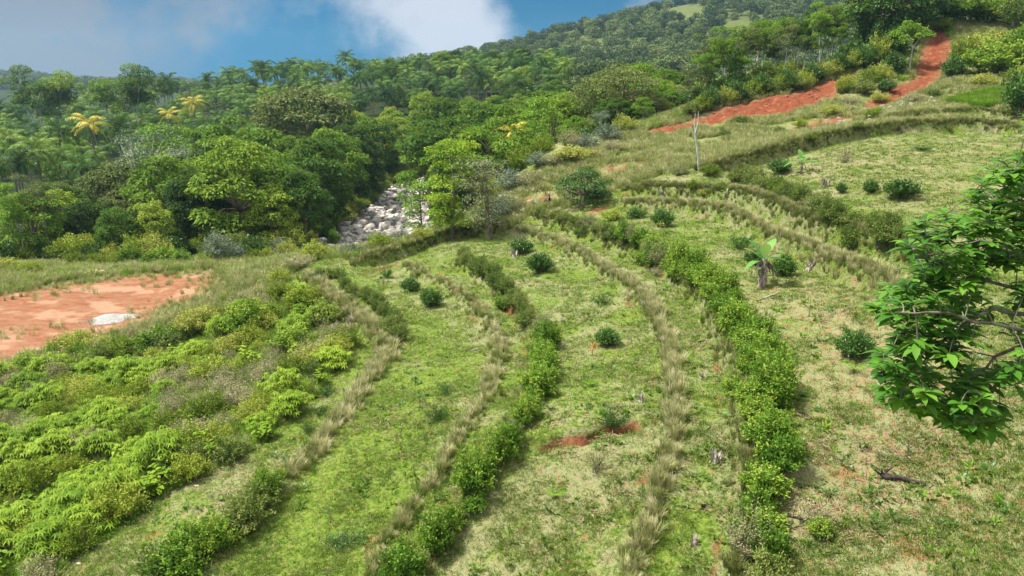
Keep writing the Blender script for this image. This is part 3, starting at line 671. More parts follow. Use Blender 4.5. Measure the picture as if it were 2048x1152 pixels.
# canopy of the lighter wood behind the scrub slope
for k, (px, Y, top) in enumerate([(1215, 108, 140), (1250, 104, 128), (1285, 112, 122), (1320, 106, 150), (1200, 120, 150), (1345, 116, 160), (1260, 124, 118), (1230, 100, 190), (1310, 102, 195), (1370, 106, 178), (1290, 98, 215), (1350, 103, 205), (1180, 116, 165)]):
    put_tree((OLV+LIME+BRW)[k % 8], px, Y, top)
for k, (px, Y, top) in enumerate([(1400, 112, 110), (1425, 118, 92), (1455, 110, 70), (1480, 118, 88), (1500, 112, 60), (1530, 116, 50), (1550, 124, 40), (1575, 112, 62), (1600, 120, 36), (1625, 118, 28), (1650, 122, 20), (1668, 128, 34), (1690, 124, 12), (1712, 130, 5), (1735, 126, 16),
                                  (1440, 130, 80), (1515, 132, 45), (1590, 134, 30), (1640, 136, 14), (1385, 106, 150), (1415, 108, 135), (1470, 108, 120), (1555, 116, 95), (1615, 116, 75), (1680, 120, 60), (1760, 150, -10), (1900, 152, -20), (1850, 150, 0)]):
    put_tree(SLN[k % 6], px, Y, top, sz=None)
for px, Y, top, k in [(200, 150, 218, 0), (398, 205, 182, 1), (540, 235, 186, 1), (340, 200, 206, 1)]: put_tree(YPL[k], px, Y, top, look='yellowing palm in the dark palm grove')
def fill(protos, n, rad, test, smin, smax, Ylo, Yhi, pxlo, pxhi, cap=999, seed=3):
    r = np.random.RandomState(seed)
    pts = poisson(((pxlo-1024)/F*Yhi, (pxhi-1024)/F*Yhi, Ylo, Yhi), rad, lambda X, Y: test(X, Y) & (fw(X, Y) > pxlo) & (fw(X, Y) < pxhi), n, r, placed)
    if len(pts) == 0: return pts
    pts = pts[np.argsort(pts[:, 1])]
    for k, (x, y) in enumerate(pts[:cap]):
        placed.append((x, y)); s = r.uniform(smin, smax); plant(protos[r.randint(len(protos))], (x, y, ground(x, y)-.2), s, sz=s*r.uniform(.88, 1.1))
    return pts[cap:]
fill(BR+BRW+[LIME[0], OLV[0]], 9000, 6.2, lambda X, Y: inforest(X, Y) & ~((fw(X, Y) > 620) & (fw(X, Y) < 830) & (Y < 110)), .62, .78, 81, 108, -70, 330, seed=1)
fill(BR+BRW[:1]+[BR[2], LIME[0]], 9000, 6.6, lambda X, Y: inforest(X, Y) & ~((fw(X, Y) > 640) & (fw(X, Y) < 900) & (Y < 122)), .72, .98, 84, 158, 330, 1120, seed=2)
fill(BR+BRW[:1]+[BR[2], LIME[0]], 9000, 7.5, lambda X, Y: inforest(X, Y) & (fw(X, Y) > 560+(Y-160)*2), .66, .92, 158, 225, 560, 1120, seed=12)
fill(BR+BRW[:2]+SLN[:2], 9000, 19, inforest, .75, 1.0, 150, 345, -70, 1130, seed=13)
fill(BR+LIME[:1]+OLV, 9000, 8.0, inforest, .55, .8, 100, 215, 1120, 1760, seed=4)
rest = fill(PLM, 40000, 7.6, inforest, .66, 1.12, 112, 350, -70, 1130, cap=285, seed=5)
rr = np.random.RandomState(6)
def joined(pr):
    """both meshes of a prototype in one, for the far stuff"""
    V = []; Fs = []; T = []; mi = []; n = 0; mats = []
    for _, me in pr['parts']:
        v = np.empty(len(me.vertices)*3, np.float32); me.vertices.foreach_get('co', v); V.append(v.reshape(-1, 3))
        tt = np.empty(len(me.vertices), np.float32); me.attributes['tint'].data.foreach_get('value', tt); T.append(tt)
        for p in (3, 4): 
            f = [tuple(q.vertices) for q in me.polygons if len(q.vertices) == p]
            if f: Fs.append(np.array(f)+n); mi += [len(mats)]*len(f)
        n += len(me.vertices); mats.append(me.materials[0])
    me = mesh('tree', np.vstack(V), Fs, None, np.concatenate(T))
    for q in mats: me.materials.append(q)
    me.polygons.foreach_set('material_index', np.array(mi, np.int32)); return me
scatter('palm_grove', gpts(rest)-[0, 0, .2], rr.uniform(.8, 1.12, len(rest)), [joined(p) for p in PLM], 'dark green palm grove reading as one mass up to the skyline', 'palm grove', 1, .03)
def fpts(n, pxlo, pxhi, Ylo, Yhi, rad, test, seed):
    r = np.random.RandomState(seed)
    return poisson(((pxlo-1024)/F*Yhi, (pxhi-1024)/F*Yhi, Ylo, Yhi), rad, lambda X, Y: test(X, Y) & (fw(X, Y) > pxlo) & (fw(X, Y) < pxhi), n, r)
FAR = [broad_tree(90+k, 9, 4.2, M['farwood'], per=22, ls=1.05, low=.1, nl=20, rel=.34)[1] for k in range(3)]
clear_ = [pwl([(1290, 700), (1330, 640), (1390, 600), (1400, 650), (1350, 760), (1300, 800)]), pwl([(1130, 620), (1240, 560), (1260, 590), (1150, 660)]), pwl([(1420, 560), (1520, 520), (1520, 560), (1430, 600)])]
def hillok(X, Y):
    m_ = np.ones(X.shape, bool)
    for c in clear: m_ &= ~inside(X, Y, c)
    return m_ & ((vnoise(X*.018, Y*.018, 31) > -.12) | (vnoise(X*.1, Y*.1, 3) > .2))
w1 = fpts(24000, 1040, 1950, 215, 420, lambda y: 7.2, lambda X, Y: (fw(X, Y) > 1120) & (Y < 400), 8)
w2 = fpts(60000, 800, 2000, 400, 900, lambda y: 7.5+(y-400)*.006, hillok, 9)
w = np.vstack([w1, w2]); rr = np.random.RandomState(10)
scatter('far_wood', gpts(w)-[0, 0, .5], rr.uniform(.55, 1.25, len(w)), FAR, 'bluish green wood covering the big far hillside', 'wood', 2, .08)
w3 = fpts(9000, -80, 620, 1080, 1400, 11, lambda X, Y: Y > 0, 11)
scatter('hazy_wood', gpts(w3)-[0, 0, 1], rr.uniform(1.0, 1.8, len(w3)), FAR[:2], 'pale blue hazy wood on the low hills at the far left', 'wood', 3, .08)
# ---------------------------------------------------------------- near trees and shrubs on the terraces
FS = ('stem', 'foliage')
M['tiered'] = leafmat('yellow green leaves', [(.11, .22, .015), (.22, .36, .025), (.38, .50, .045)], .3, wild=.2)
M['greyolive'] = leafmat('grey olive leaves', [(.14, .18, .08), (.22, .26, .13), (.32, .34, .20)], .25, wild=.3)
def sp(name, mk, n, R, Ht, look=''):
    out = []
    for k in range(n): p = proto(name, mk(k), look, FS); p['R'] = R; p['H'] = Ht; out.append(p)
    return out
COF = sp('coffee_bush', lambda k: shrub(200+k, .75, 1.15, M['coffee'], 90, 42, .13, .40, base=.1, upness=.5, droop=.1), 4, .78, 1.2)
HED = sp('hedge_shrub', lambda k: shrub(210+k, .75, 1.35, M['hedge'], 80, 40, .125, .46, upness=.3), 6, .8, 1.4)
HDK = sp('hedge_shrub', lambda k: shrub(220+k, .75, 1.25, M['hedgedark'], 80, 34, .11, .42, upness=.4), 5, .8, 1.3)
BRU = sp('brushy_shrub', lambda k: shrub(230+k, .8, 1.1, M['brush'], 90, 36, .085, .34, outer=.2, jit=.8, upness=.5), 4, .85, 1.15)
OLS = sp('wild_shrub', lambda k: shrub(240+k, .9, 1.25, M['weed'], 80, 36, .12, .42, upness=.4), 5, .95, 1.3)
PLT = sp('palmate_shrub', lambda k: palmate_shrub(250+k, .95, 1.5, M['bigleaf'], 26, 10, .22), 4, 1.0, 1.5)
BLF = sp('broadleaf_shrub', lambda k: broadleaf_shrub(260+k, .6, 1.1, M['bigleaf'], 10, 16, .24), 4, .75, 1.15)
DRY = sp('dried_shrub', lambda k: shrub(270+k, .55, 1.0, M['brush'], 60, 14, .07, .35, outer=.3, jit=.6, upness=.8), 2, .6, 1.05)
PAL = sp('pale_shrub', lambda k: shrub(275+k, .9, 1.5, M['silver'], 90, 34, .12, .4, upness=.5), 3, .95, 1.6)
SPI = sp('sparse_bush', lambda k: shrub(280+k, .75, .9, M['coffee'], 26, 40, .12, .3, outer=.15, jit=.45, upness=.7), 3, .8, 1.0)
def dist(p): return p[1]*cos(PIT)-p[2]*sin(PIT)
def bush(pr, px, py, w=None, h=None, look='', **kw):
    """px,py: the foot; w,h: size in photo pixels"""
    p = at(px, py); d = dist(p); s = (w*d/F/2/pr['R']) if w else 1.0
    sz = (h*d/F/pr['H']/1.02) if h else s
    placed.append((p[0], p[1])); return plant(pr, wpt(p, -.03), s, sz=sz, look=look, cat=kw.pop('cat', 'shrub'), **kw)
rs = np.random.RandomState(77)
HEDGES = {
 'the bright hedge down the middle': ([(1082, 672), (1090, 715), (1080, 768), (1058, 818), (1032, 868), (1005, 920), (968, 975), (932, 1028), (892, 1078), (848, 1126), (800, 1180)], HED, .54, .2, .50, .98, .14),
 'the dark hedge above the middle one': ([(922, 520), (962, 550), (1005, 578), (1038, 610), (1062, 648)], HDK, .72, .25, .6, .85, 0),
 'the broad bright hedge right of centre': ([(1262, 485), (1312, 512), (1368, 545), (1418, 585), (1456, 625), (1486, 668), (1508, 712), (1524, 760), (1538, 815), (1546, 870), (1550, 925), (1548, 985), (1538, 1050), (1522, 1110), (1508, 1180)], HED, .38, .46, .50, 1.02, .26),
 'the low hedge below the mango tree': ([(1078, 432), (1130, 445), (1190, 466), (1240, 486)], HDK, .8, .3, .55, .8, 0),
 'the dark hedge on the upper terrace': ([(1475, 362), (1520, 376), (1572, 394), (1612, 412), (1652, 434), (1700, 456), (1752, 474), (1805, 498), (1856, 520)], HDK, .46, .5, .68, 1.0, .1),
 'the low green hedge left of the banana': ([(1330, 382), (1400, 384), (1462, 382)], OLS, .9, .3, .4, .55, 0),
 'the left hedge beside the brush slope': ([(638, 560), (664, 552), (700, 585), (738, 606), (768, 628), (786, 655), (792, 690)], HDK, .8, .3, .6, .82, 0),
 'the lower left hedge': ([(546, 1000), (516, 1022), (480, 1048), (440, 1085), (405, 1110), (368, 1130), (330, 1158), (290, 1185)], HDK[:2]+HED[:3], .42, .42, .75, 1.1, .15),
}
HEDGE_OBJ = []
for nm, (pts, prs, step, lat, s0, s1, mixd) in HEDGES.items():
    L = line(pts); seg = np.hypot(*(L[1:]-L[:-1]).T); cum = np.r_[0, np.cumsum(seg)]; u = 0; lst = []
    while u < cum[-1]:
        x = np.interp(u, cum, L[:, 0]); y = np.interp(u, cum, L[:, 1]); x += rs.uniform(-lat, lat); y += rs.uniform(-lat, lat)*.6
        s = rs.uniform(s0, s1); pr = (prs if rs.rand() > mixd else [BRU, HDK, OLS][rs.randint(3)])[rs.randint(4)]
        o = plant(pr, (x, y, ground(x, y)-.04), s, cat='shrub', group='shrubs in '+nm, sz=s*rs.uniform(.72, 1.3), look='H'); lst.append(o); placed.append((x, y)); u += step*rs.uniform(.7, 1.2)*(1+.012*y)
    HEDGE_OBJ.append((nm, lst))
CB = [(820, 583, 48, 28), (862, 612, 50, 38), (1042, 508, 48, 34), (1078, 546, 56, 44), (1215, 690, 58, 36), (1325, 452, 52, 36), (1272, 436, 46, 22), (1800, 397, 74, 42), (1740, 388, 34, 30), (1683, 386, 24, 22),
      (1558, 347, 50, 30), (1510, 530, 44, 32), (1567, 552, 56, 44), (1706, 716, 84, 60), (1196, 395, 30, 20)]
for k, (px, py, w, h) in enumerate(CB): bush(COF[k % 4], px, py, w, h, group='round dark coffee bushes dotted over the terraces')
for px, py, w, h in [(872, 838, 62, 38), (896, 786, 50, 24), (1203, 610, 42, 30), (1232, 852, 70, 46), (1480, 500, 60, 44), (772, 556, 30, 30), (690, 1085, 90, 24), (655, 792, 50, 30), (640, 832, 44, 30), (618, 866, 40, 26), (1840, 300, 60, 14)]: bush(SPI[px % 3], px, py, w, h, cat='bush')
for px, py, w, h in [(1190, 942, 54, 56), (1688, 326, 40, 38), (1625, 1040, 90, 44)]: bush(DRY[px % 2] if px < 1600 else DRY[0], px, py, w, h, cat='bush')
for px, py, w, h in [(1007, 620, 36, 34), (1470, 790, 60, 40), (1640, 1070, 60, 40)]: bush(HED[px % 6], px, py, w, h, cat='bush')
MANGO = proto('mango_tree', broad_tree(301, 3.1, 2.0, M['coffee'], per=620, ls=.17, low=.08, nl=26, rel=.30), 'x')
def tree_at(pr, px, py, s=1, **kw):
    p = at(px, py); placed.append((p[0], p[1])); return plant(pr, wpt(p, -.05), s, **kw)
tree_at(MANGO, 1168, 412, .95, look='low dense dark green mango tree with a wide rounded crown')
NT1 = proto('tiered_tree', tier_tree(310, 8.9, 2.6, M['tiered'], 8, 200, .24, .16, stems=1), 'x')
NT2 = proto('grey_green_tree', tier_tree(312, 6.6, 2.9, M['greyolive'], 6, 62, .17, .2, stems=3), 'x')
tree_at(NT1, 905, 482, 1.0, look='tall bright green tree with its foliage in flat tiers beside the river bend')
tree_at(NT2, 982, 480, 1.0, look='wide sparse grey green tree right beside the tall tiered tree')
# small trees of the river bank and the edge of the wood
NT3 = proto('small_tree', tier_tree(314, 6.5, 2.0, M['lime'], 5, 150, .26, .3), 'x')
put_tree(NT3, 842, 84, 290, look='small bright tree on a thin pale trunk above the river stones')
put_tree(proto('bare_tree', slender_tree(320, 12, 3.5, M['silver'], per=14)), 285, 97, 298, look='pale silvery tree with bare white limbs in front of the palms')
put_tree(proto('bare_tree', slender_tree(322, 10, 3.0, M['silver'], per=26)), 1205, 94, 232, look='greyish feathery tree at the edge of the bright wood')
put_tree(proto('palm_tree', palm_tree(324, 8.6, 2.5, M['yellowpalm'], 11, 12)), 1026, 94, 178, look='tall thin palm with a yellow crown standing before the wood')
for px, Y, top, k in [(30, 81, 392, 3), (85, 85, 378, 1)]: put_tree(SLN[k], px, Y, top)
# bushes along the foot of the wood behind the bare lot
for k, (px, py, w, h) in enumerate([(262, 530, 46, 42), (330, 528, 62, 38), (365, 528, 48, 28), (300, 532, 40, 30), (440, 524, 74, 64), (475, 522, 40, 40), (232, 532, 40, 30), (410, 528, 36, 24), (510, 522, 40, 26), (560, 512, 50, 38), (590, 508, 40, 36), (150, 530, 50, 30), (195, 532, 40, 28), (535, 520, 34, 26), (668, 492, 30, 34), (15, 540, 60, 26), (60, 546, 60, 26)]):
    bush([HED[k % 6], OLS[k % 5], PAL[k % 3]][0 if k in (0, 1, 2, 3, 14) else 2 if k in (4, 5, 9, 10) else 1], px, py, w, h)
# scrub over the nose of the ridge by the river and the rough slope below the wood
for k, (px, py, w, h) in enumerate([(628, 520, 70, 40), (700, 512, 44, 30), (735, 505, 40, 24), (760, 498, 56, 36), (800, 488, 50, 30), (600, 535, 60, 30), (845, 478, 46, 26), (1000, 440, 60, 50), (1030, 425, 60, 44), (985, 400, 60, 50), (1020, 385, 70, 50), (1060, 372, 60, 34), (1045, 340, 60, 50),
                                    (1075, 335, 54, 34), (1110, 330, 60, 28), (1150, 322, 90, 32), (1175, 300, 50, 36), (1140, 300, 56, 46), (1085, 310, 50, 40), (1215, 285, 60, 40), (1225, 305, 40, 30), (1250, 268, 50, 40), (1010, 350, 50, 46), (1120, 280, 60, 50), (1190, 270, 60, 40)]):
    bush([OLS, PAL, BRU, HED][(k*5+k//3) % 4][k % 3], px, py, w, h)
for k, (px, py, w, h) in enumerate([(1225, 442, 50, 26), (1180, 452, 50, 26), (1395, 340, 26, 14), (1420, 352, 50, 26), (1360, 350, 46, 24), (1480, 246, 30, 16), (1600, 255, 34, 20), (1640, 262, 30, 18), (1560, 270, 34, 18), (1660, 232, 50, 26), (1700, 212, 44, 26), (1730, 190, 50, 34), (1760, 205, 40, 22), (1830, 205, 60, 20), (1870, 196, 44, 18),
                                    (1690, 186, 50, 36), (1510, 284, 30, 16), (1450, 275, 30, 16), (1750, 235, 44, 22), (1810, 225, 40, 18), (1715, 260, 36, 16), (1620, 282, 40, 18)]):
    bush([OLS, BRU, HDK][(k*7) % 3][k % 4], px, py, w, h)
# the steep head of the slope at the upper right
GREAT = proto('broadleaf_tree', broad_tree(330, 10, 6.4, M['coffee'], per=140, ls=.42, low=.05, nl=60, rel=.22), 'x')
tree_at(GREAT, 1790, 72, 1.0, look='huge dark spreading tree at the head of the red landslip')
tree_at(proto('small_tree', slender_tree(334, 6.6, 2.3, M['lime'], per=90), 'x'), 1819, 142, .98, look='young pale tree standing alone against the red landslip')
for k, (px, py, w, h) in enumerate([(1740, 88, 60, 60), (1765, 100, 60, 60), (1790, 116, 56, 60), (1755, 130, 60, 56), (1785, 150, 50, 44), (1728, 140, 50, 50), (1760, 165, 50, 40), (1805, 95, 50, 50), (1725, 100, 50, 50), (1738, 170, 60, 36), (1770, 185, 44, 26), (1705, 118, 50, 40)]):
    bush(COF[k % 4] if k % 3 else OLS[k % 5], px, py, w, h, group='dark bushes on the shaded side of the landslip')
for k, (px, py, w, h, t_) in enumerate([(1925, 45, 110, 60, 0), (1980, 50, 90, 56, 0), (2030, 60, 80, 70, 1), (1990, 150, 130, 70, 0), (1905, 158, 50, 44, 3), (1955, 115, 90, 50, 2), (2036, 118, 100, 60, 0), (1925, 128, 60, 50, 2), (2040, 170, 70, 40, 2), (1965, 175, 60, 30, 2), (2045, 238, 90, 100, 3), (1995, 95, 70, 34, 2), (1880, 62, 50, 26, 2), (1900, 30, 60, 50, 0), (2010, 20, 90, 50, 1)]):
    bush([HED, HDK, OLS, COF][t_][k % 4], px, py, w, h, group='bushes on the steep slope at the upper right')
for k, px in enumerate(range(1385, 1725, 17)):                      # low dark growth along the rim of the red soil
    c = np.interp(px, [1380, 1440, 1520, 1600, 1700], [232, 212, 192, 178, 138]); bush([HDK, OLS, COF][k % 3][k % 4], px, float(c)+2, 46, 30+8*(k % 3), group='low growth along the rim of the red soil')
# the brush slope at the lower left
BZ = line([(-60, 770), (60, 735), (130, 700), (200, 690), (330, 655), (420, 630), (500, 575), (560, 560), (605, 580), (650, 620), (700, 690), (650, 770), (590, 830), (500, 905), (390, 955), (310, 1010), (220, 1070), (100, 1170), (-60, 1180)])
bp = poisson((-34, -6, 17, 58), lambda y: .95+.006*y, lambda X, Y: inside(X, Y, BZ), 26000, rs)
for x, y in bp:
    px, py, _ = proj(x, y, float(zat(x, y))); q = vnoise(np.array(x*.22), np.array(y*.22), 41)+rs.normal(0, .26)
    bright = (px < 340) and (735 < py < 930)
    if bright: pr = (PLT if rs.rand() < .62 else OLS if rs.rand() < .6 else BRU)[rs.randint(4)]
    elif px < 260 and py < 760: pr = (HED if rs.rand() < .4 else OLS)[rs.randint(5)]
    elif q > .12: pr = BRU[rs.randint(4)]
    elif q > -.1: pr = OLS[rs.randint(5)]
    elif q > -.2: pr = HDK[rs.randint(5)]
    else: pr = (BLF if rs.rand() < .35 else PLT if rs.rand() < .5 else OLS)[rs.randint(4)]
    s = rs.uniform(.62, 1.15)*(.85 if py < 640 else 1.0)
    plant(pr, (x, y, ground(x, y)-.05), s, cat='shrub', group='shrubs covering the lower left slope', sz=s*rs.uniform(.75, 1.1), look='B')
for px, py, w, h in [(325, 968, 60, 64), (405, 905, 60, 50), (430, 925, 50, 56), (385, 862, 44, 40), (180, 960, 60, 40), (140, 1010, 70, 50), (80, 1020, 60, 40), (190, 1015, 50, 34), (500, 738, 70, 50), (545, 640, 40, 36), (30, 960, 70, 40), (8, 1050, 60, 50)]:
    bush(BLF[px % 4], px, py, w, h, group='bright broad leaved plants in the brush')
for k, (px, py, w, h) in enumerate([(398, 668, 92, 62), (500, 668, 96, 72), (150, 712, 84, 50), (190, 735, 80, 50), (250, 715, 80, 46), (320, 700, 90, 50), (610, 610, 80, 46), (650, 650, 80, 50), (560, 600, 60, 40), (590, 700, 84, 54), (430, 760, 90, 50), (560, 770, 80, 40), (620, 740, 70, 50), (60, 750, 70, 50)]):
    bush([OLS, HED, OLS, HDK][k % 4][k % 5], px, py, w, h, group='shrubs covering the lower left slope')
# ---------------------------------------------------------------- small plants, stumps, logs
def sapling(seed, Ht, mat, nl=26, ls=.13, wd=.45, bare=False):
    r = np.random.RandomState(seed); gt = Geo(); gc = Geo()
    tube(gt, [[0, 0, -.05], [r.normal(0, .03), 0, Ht*.5], [r.normal(0, .05), r.normal(0, .05), Ht]], [.016, .012, .006], 5)
    for k in range(5 if not bare else 14):
        a = r.uniform(0, 6.28); z0 = Ht*r.uniform(.3, .9); e = np.array([cos(a), sin(a), .9])*Ht*r.uniform(.15, .42)+[0, 0, z0]
        tube(gt, [[0, 0, z0], e], [.008, .003], 4)
    if not bare:
        d = randdir(nl, -.2, 1, r); p = d*np.array([.24, .24, .28])*Ht+[0, 0, Ht*.68]
        leaves(gc, p, d+[0, 0, .2], np.tile([0, 0, 1.0], (nl, 1))+r.normal(0, .3, (nl, 3)), ls*r.uniform(.7, 1.3, nl), ls*wd, r.uniform(.2, .9, nl), .3)
    else:
        leaves(gc, randdir(5, 0, 1, r)*.3*Ht+[0, 0, Ht*.5], randdir(5, 0, 1, r), randdir(5, 0, 1, r), .05, .02, .5)
    return gt.mesh('stem', M['bark'], True), gc.mesh('leaves', mat)
SAPL = {}
for k, (px, py, h, m_, wrd) in enumerate([(885, 672, 24, 'hedge', 'thin green sapling'), (803, 875, 26, 'hedge', 'yellow green sapling'), (661, 1046, 32, 'hedge', 'reddish green sapling'), (840, 812, 30, 'coffee', 'thin dark sapling'), (1186, 712, 26, 'orange', 'tiny plant with orange leaves'),
     (812, 604, 24, 'lime', 'small yellowish seedling'), (1368, 478, 34, 'hedge', 'leafy young tree'), (1415, 486, 24, 'hedge', 'small round seedling'), (1617, 634, 36, 'hedge', 'young tree with drooping leaves'), (1546, 572, 30, 'coffee', 'small dark plant'), (1502, 552, 22, 'lime', 'small pale plant'),
     (1125, 578, 22, 'hedge', 'small pale sapling'), (768, 590, 36, 'coffee', 'slim dark sapling'), (1156, 604, 18, 'hedge', 'tiny seedling'), (1715, 505, 46, 'lime', 'bush with pale yellow leaves'), (1850, 1090, 40, 'weed', 'small plant with pale leaves'), (1965, 965, 24, 'hedge', 'low green sprout'), (1860, 760, 30, 'weed', 'thin sprout'),
     (1320, 470, 26, 'weed', 'small pale plant'), (1780, 970, 0, '', ''), (2020, 290, 30, 'hedge', 'small leafy plant'), (1745, 280, 14, 'hedge', 'tiny sprout'), (1650, 300, 0, '', '')]):
    if not h: continue
    p = at(px, py); hh = h*dist(p)/F; pr = proto('sapling', sapling(400+k, hh, M[m_], 34, hh*.2), 'x', ('stem', 'foliage')); plant(pr, wpt(p), 1, cat='sapling', look=wrd)
for k, (px, py, h) in enumerate([(1812, 930, 60), (1270, 812, 0), (1810, 790, 0)]):
    if h: p = at(px, py); hh = h*dist(p)/F; plant(proto('bare_sapling', sapling(440+k, hh, M['coffee'], bare=True), 'x', ('stem', 'foliage')), wpt(p), 1, cat='sapling', look='leafless thorny sapling')
def fern(seed, h, mat, n=9):
    r = np.random.RandomState(seed); g = Geo(); g2 = Geo(); tube(g2, [[0, 0, -.05], [0, 0, h*.25]], [.03, .02], 6)
    for k in range(n):
        a = 2*pi*k/n+r.normal(0, .2); hd = np.array([cos(a), sin(a), 0]); u = np.linspace(0, 1, 9)[:, None]; L = h*r.uniform(.8, 1.1); P_ = hd*L*u*.9+np.array([0, 0, 1])*(L*(1.15*u-.85*u*u)+h*.2)
        tube(g, P_, np.linspace(.012, .004, 9), 3, .6); sd = np.cross(hd, [0, 0, 1])
        for sg in (-1, 1): leaves(g, P_[1:], sd*sg+hd*.6+np.zeros((8, 3)), np.tile([0, 0, 1.0], (8, 1)), L*.3*np.sin(pi*u[1:, 0]*.85+.2), L*.055, .7, .3)
    return g2.mesh('stem', M['bark'], True), g.mesh('fronds', mat)
for k, (px, py, h, wrd) in enumerate([(1181, 772, 24, 'small pale palm seedling'), (1112, 995, 36, 'yellow green palm seedling'), (1708, 745, 40, 'young palm with pale arching fronds'), (1095, 557, 16, 'small pale fern like palm'), (1520, 545, 0, ''), (1650, 386, 14, 'tiny yellow palm sprout'), (1680, 400, 0, '')]):
    if h: p = at(px, py); plant(proto('young_palm', fern(450+k, h*dist(p)/F*.75, M['lime']), 'x', ('stem', 'foliage')), wpt(p), 1, cat='young palm', look=wrd)
def banana(name, px, py, hpx, lv, thick, look, dead=5, seed=1, lmat='bigleaf'):
    """pseudostem wrapped in dried sheaths, each big leaf a part of its own"""
    r = np.random.RandomState(seed); p = at(px, py); d = dist(p); Hs = hpx*d/F; e = tag(obj(name, None, None, wpt(p)), look, 'banana plant'); THINGS.append((e, 'DONE', name, 'banana plant'))
    g = Geo(); zz = np.linspace(-.05, Hs, 9); tube(g, np.c_[.05*Hs*np.sin(zz*2), 0*zz, zz], thick*(1-.45*zz/Hs)*(1+.08*r.normal(size=9)), 12); obj('stem', g.mesh('stem', M['deadleaf'], True), e)
    g = Geo()
    for k in range(60 if thick > .15 else 16):
        a = r.uniform(0, 6.28); z = r.uniform(.05, .98)*Hs; rr_ = thick*(1-.45*z/Hs)*1.02; o = np.array([cos(a), sin(a), 0])
        leaves(g, [o*rr_+[0, 0, z]], [o*.35+[0, 0, -1]], [o], thick*r.uniform(.6, 1.4), thick*r.uniform(.3, .6), r.rand(), 0, .3)
    obj('dried_sheaths', g.mesh('dried_sheaths', M['deadleaf']), e)
    for k in range(dead):
        g = Geo(); a = r.uniform(0, 6.28); bigleaves(g, [[0, 0, Hs*.95]], [[cos(a), sin(a), -.1]], Hs*r.uniform(.4, .7), Hs*.14, .4, 1.1); obj('dried_leaf', g.mesh('dried_leaf', M['deadleaf'], True), e)
    for a, el, L, w, tn in lv:
        g = Geo(); dr = np.array([cos(el)*cos(a), cos(el)*sin(a), sin(el)]); c0 = np.array([0, 0, Hs*.93]); c1 = c0+dr*L*.14; tube(g, [c0, c1], [.03*Hs, .018*Hs], 5)
        bigleaves(g, [c1], [dr], L*.86, w, tn, .28 if el > .7 else .5, 4); obj('leaf', g.mesh('leaf', M[lmat], True), e)
    return e
M['bananaleaf'] = leafmat('banana leaf', [(.06, .20, .04), (.14, .34, .07), (.32, .52, .14)], .35, .4, .3, wild=0)
banana('banana_plant', 1523, 573, 56, [(2.5, 1.0, 1.5, .42, .3), (.75, .95, 1.6, .42, .6), (.1, .3, 1.35, .38, .5), (-2.7, .15, 1.1, .36, .5), (-1.75, 1.2, 1.3, .50, .92), (1.6, .6, 1.2, .36, .4), (3.1, .75, 1.3, .38, .7), (-.6, .8, 1.2, .36, .45)], .19, 'large banana plant with a shaggy dried trunk and upright green leaves', 4, 5, 'bananaleaf')
banana('banana_plant', 1602, 347, 22, [(a, e_, 1.5, .40, .45) for a, e_ in ((.1, .35), (.8, .7), (1.7, 1.1), (2.6, .6), (3.3, .25), (4.3, .7), (5.4, .5))], .10, 'small banana plant with spreading leaves on the upper pasture', 2, 6, 'bananaleaf')
banana('banana_plant', 1452, 404, 20, [(3.0, .7, .55, .16, .8), (2.4, .2, .5, .15, .6), (1.0, 1.2, .45, .14, .8)], .06, 'stunted pale banana plant in front of the dark grass bank', 1, 7, 'bananaleaf')
def stump(px, py, hpx, look, mat='deadleaf', seed=0, n=30):
    r = np.random.RandomState(seed+500); p = at(px, py); h = hpx*dist(p)/F; g = Geo()
    tube(g, [[0, 0, -.05], [.02, 0, h*.25], [.03*r.normal(), .03, h*.48]], [h*.20, h*.13, h*.05], 8)
    for k in range(n):
        a = r.uniform(0, 6.28); o = np.array([cos(a), sin(a), 0]); leaves(g, [o*h*.18+[0, 0, h*r.uniform(.05, .45)]], [o*.35+[0, 0, r.choice([1, 1, -.8])]], [o], h*r.uniform(.3, .75), h*r.uniform(.08, .2), 0, 0, .3)
    o = obj('dried_stump', g.mesh('dried_stump', M[mat]), None, wpt(p)); tag(o, look, 'stump'); THINGS.append((o, 'DONE', 'dried_stump', 'stump'))
for k, (px, py, h, lk, mt) in enumerate([(703, 654, 28, 'pale dried banana stump beside the left grass row', 'deadwood'), (1027, 516, 22, 'pale dried stump left of two round coffee bushes', 'deadwood'), (1430, 925, 32, 'dried banana stump left of the broad hedge', 'deadwood'),
     (1388, 1088, 28, 'dark dried stump near the bottom edge between two rows', 'deadleaf'), (1281, 803, 22, 'small grey stump just above the red gully', 'deadwood'), (1618, 541, 26, 'shaggy dried stump right of the large banana plant', 'deadwood'), (1650, 374, 24, 'dried brown stump on the upper pasture beside the hedge', 'deadleaf'),
     (1322, 398, 20, 'pale pointed stump in front of the dark grass bank', 'deadwood'), (1096, 412, 24, 'blackened post like stump on the bare red patch', 'char'), (1404, 758, 18, 'small broken stump in the lane beside the hedge', 'deadwood'), (1406, 1018, 16, 'small dark stump low in the grassy lane', 'char'), (1365, 775, 0, '', '')]):
    if h: stump(px, py, h, lk, mt, k)
